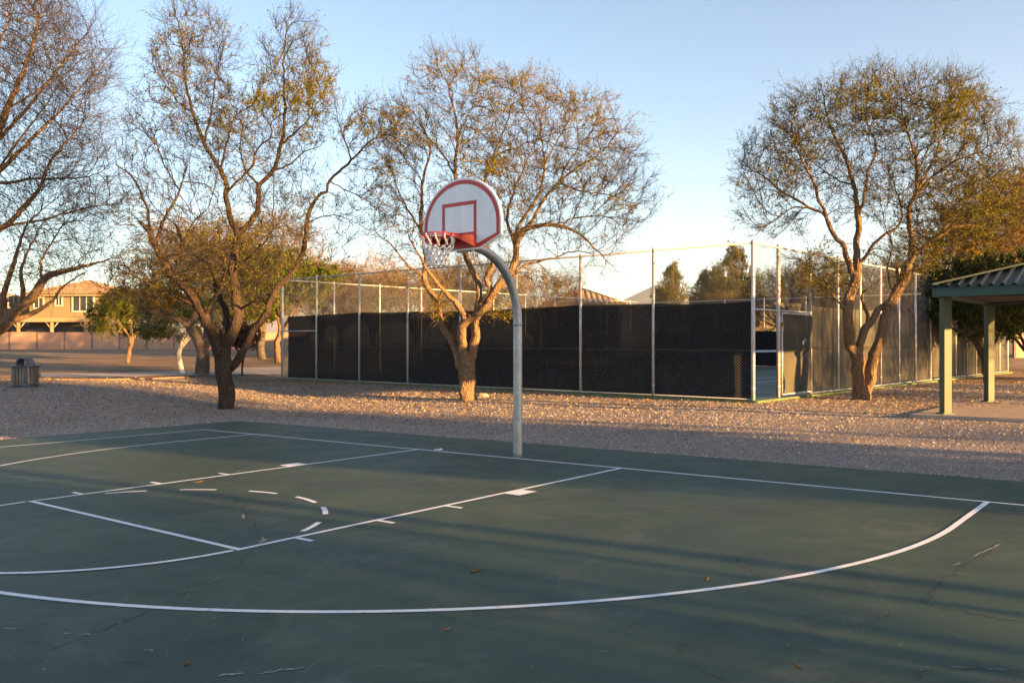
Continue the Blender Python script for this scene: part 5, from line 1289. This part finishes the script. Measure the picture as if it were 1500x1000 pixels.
# ------------------------------------------------------------------ two players on the tennis court
def person(base, rz, pose, label, cols):
    root_v = {}
    me = bpy.data.meshes.new('person'); J = pose; names = list(J); vi = {n: i for i, n in enumerate(names)}
    E_ = [('pelvis', 'belly'), ('belly', 'chest'), ('chest', 'neck'), ('neck', 'head'), ('head', 'crown')]
    for s in 'lr': E_ += [('pelvis', 'hip'+s), ('hip'+s, 'knee'+s), ('knee'+s, 'ankle'+s), ('ankle'+s, 'toe'+s), ('chest', 'sho'+s), ('sho'+s, 'elb'+s), ('elb'+s, 'wri'+s), ('wri'+s, 'hand'+s)]
    for s in 'lr':
        for f in range(4): E_ += [('hand'+s, f'f{f}{s}')]
        E_ += [('wri'+s, 'th'+s)]
    me.from_pydata([J[n][0] for n in names], [(vi[a], vi[b]) for a, b in E_], [])
    o = bpy.data.objects.new('person', me); col.objects.link(o)
    sk = o.modifiers.new('skin', 'SKIN'); sub = o.modifiers.new('sub', 'SUBSURF'); sub.levels = sub.render_levels = 1
    if not me.skin_vertices: me.attributes.new  # layer is made by the modifier
    for n in names:
        v = me.skin_vertices[0].data[vi[n]]; v.radius = (J[n][1],)*2; v.use_root = n == 'pelvis'
    dg = bpy.context.evaluated_depsgraph_get(); ev = o.evaluated_get(dg); m2 = bpy.data.meshes.new_from_object(ev)
    bpy.data.objects.remove(o)
    for c in cols: m2.materials.append(c)
    neckz = np.array(J['neck'][0]); pel = np.array(J['pelvis'][0]); key = {n: np.array(J[n][0]) for n in names}
    seg_ = {'head': 0, 'crown': 0, 'neck': 0, 'belly': 1, 'chest': 1, 'pelvis': 2}
    for s in 'lr': seg_.update({'sho'+s: 1, 'elb'+s: 0, 'wri'+s: 0, 'hand'+s: 0, 'hip'+s: 2, 'knee'+s: 0, 'ankle'+s: 3, 'toe'+s: 3, 'th'+s: 0, **{f'f{f}{s}': 0 for f in range(4)}})
    K = np.array([key[n] for n in names]); Sg = [seg_[n] for n in names]
    for p in m2.polygons:
        c = np.array(p.center); p.material_index = Sg[int(np.argmin(np.linalg.norm(K-c, axis=1)))]; p.use_smooth = True
    ob = bpy.data.objects.new('person', m2); col.objects.link(ob); ob.location = base; ob.rotation_euler.z = rz
    tag(ob, label, 'person')
    import bmesh
    bm = bmesh.new(); bmesh.ops.create_uvsphere(bm, u_segments=12, v_segments=8, radius=.105)
    for v in list(bm.verts):
        if v.co.z < -.02 and v.co.x > 0: v.co *= .8
    hm = bpy.data.meshes.new('hair'); bm.to_mesh(hm); bm.free(); hm.materials.append(M['hair'])
    ho = bpy.data.objects.new('hair', hm); col.objects.link(ho); ho.parent = ob; ho.location = tuple(key['crown']*.55+key['head']*.45-np.array((.03, 0, 0)))
    return ob
def hands(J):
    for s in 'lr':
        w_ = np.array(J['wri'+s][0]); e_ = np.array(J['elb'+s][0]); d = nrm(w_-e_); sd = nrm(np.cross(d, (0, 1, .3))); h_ = w_+d*.08; J['hand'+s] = (tuple(h_), .028)
        for f in range(4): J[f'f{f}{s}'] = (tuple(h_+d*(.075+.01*(f % 2))+sd*(f-1.5)*.02+np.array((0, 0, -.01))), .009)
        J['th'+s] = (tuple(w_+d*.05+sd*.05), .010)
    return J
stand = hands({'pelvis': ((0, 0, .95), .13), 'belly': ((.02, 0, 1.1), .125), 'chest': ((.05, 0, 1.33), .145), 'neck': ((.08, 0, 1.5), .055), 'head': ((.11, 0, 1.6), .085), 'crown': ((.12, 0, 1.7), .075),
        'hipl': ((0, .1, .9), .1), 'kneel': ((.08, .13, .5), .062), 'anklel': ((-.05, .14, .09), .042), 'toel': ((.12, .15, .04), .035), 'hipr': ((0, -.1, .9), .1), 'kneer': ((.14, -.13, .5), .062), 'ankler': ((.08, -.15, .09), .042), 'toer': ((.25, -.16, .04), .035),
        'shol': ((.06, .19, 1.4), .06), 'elbl': ((.14, .26, 1.14), .042), 'wril': ((.34, .22, 1.02), .03), 'shor': ((.06, -.19, 1.4), .06), 'elbr': ((.12, -.27, 1.13), .042), 'wrir': ((.32, -.28, .98), .03)})
bend = hands({'pelvis': ((-.12, 0, .92), .13), 'belly': ((.02, 0, 1.04), .125), 'chest': ((.22, 0, 1.17), .15), 'neck': ((.37, 0, 1.24), .055), 'head': ((.46, 0, 1.25), .085), 'crown': ((.55, 0, 1.27), .075),
        'hipl': ((-.12, .1, .87), .1), 'kneel': ((.0, .14, .48), .062), 'anklel': ((-.08, .15, .09), .042), 'toel': ((.1, .16, .04), .035), 'hipr': ((-.12, -.1, .87), .1), 'kneer': ((.05, -.14, .48), .062), 'ankler': ((-.0, -.16, .09), .042), 'toer': ((.17, -.17, .04), .035),
        'shol': ((.25, .19, 1.16), .06), 'elbl': ((.33, .25, .9), .042), 'wril': ((.4, .2, .7), .03), 'shor': ((.25, -.19, 1.16), .06), 'elbr': ((.3, -.26, .9), .042), 'wrir': ((.38, -.2, .7), .03)})
pp = lambda u, D: ((u-750)/FPX*D, D, zt+.005)
person(pp(893, 43.5), -.5, stand, 'person in a peach shirt and dark shorts standing on the tennis court', [M['skin'], M['shirt_peach'], M['shorts'], M['shoes']])
person(pp(878, 44.2), -.3, bend, 'person in a pale blue shirt bending forward on the tennis court', [M['skin'], M['shirt_blue'], M['shorts'], M['shoes']])

# ------------------------------------------------------------------ hazy air
hm_, hnt, hb2 = new_mat('thin_haze'); hnt.nodes.remove(hb2)
pv = hnt.nodes.new('ShaderNodeVolumePrincipled'); pv.inputs['Color'].default_value = (.80, .88, 1.0, 1); pv.inputs['Density'].default_value = HAZE_D; pv.inputs['Anisotropy'].default_value = .2
hnt.links.new(pv.outputs[0], hnt.nodes['Material Output'].inputs['Volume'])
mb = MB(); mb.box((0, 0, (HAZE_T-40)/2), (HAZE_W*2, HAZE_W*2, HAZE_T+40)); hz_ = mb.build('haze', hm_); tag(hz_, kind='stuff')
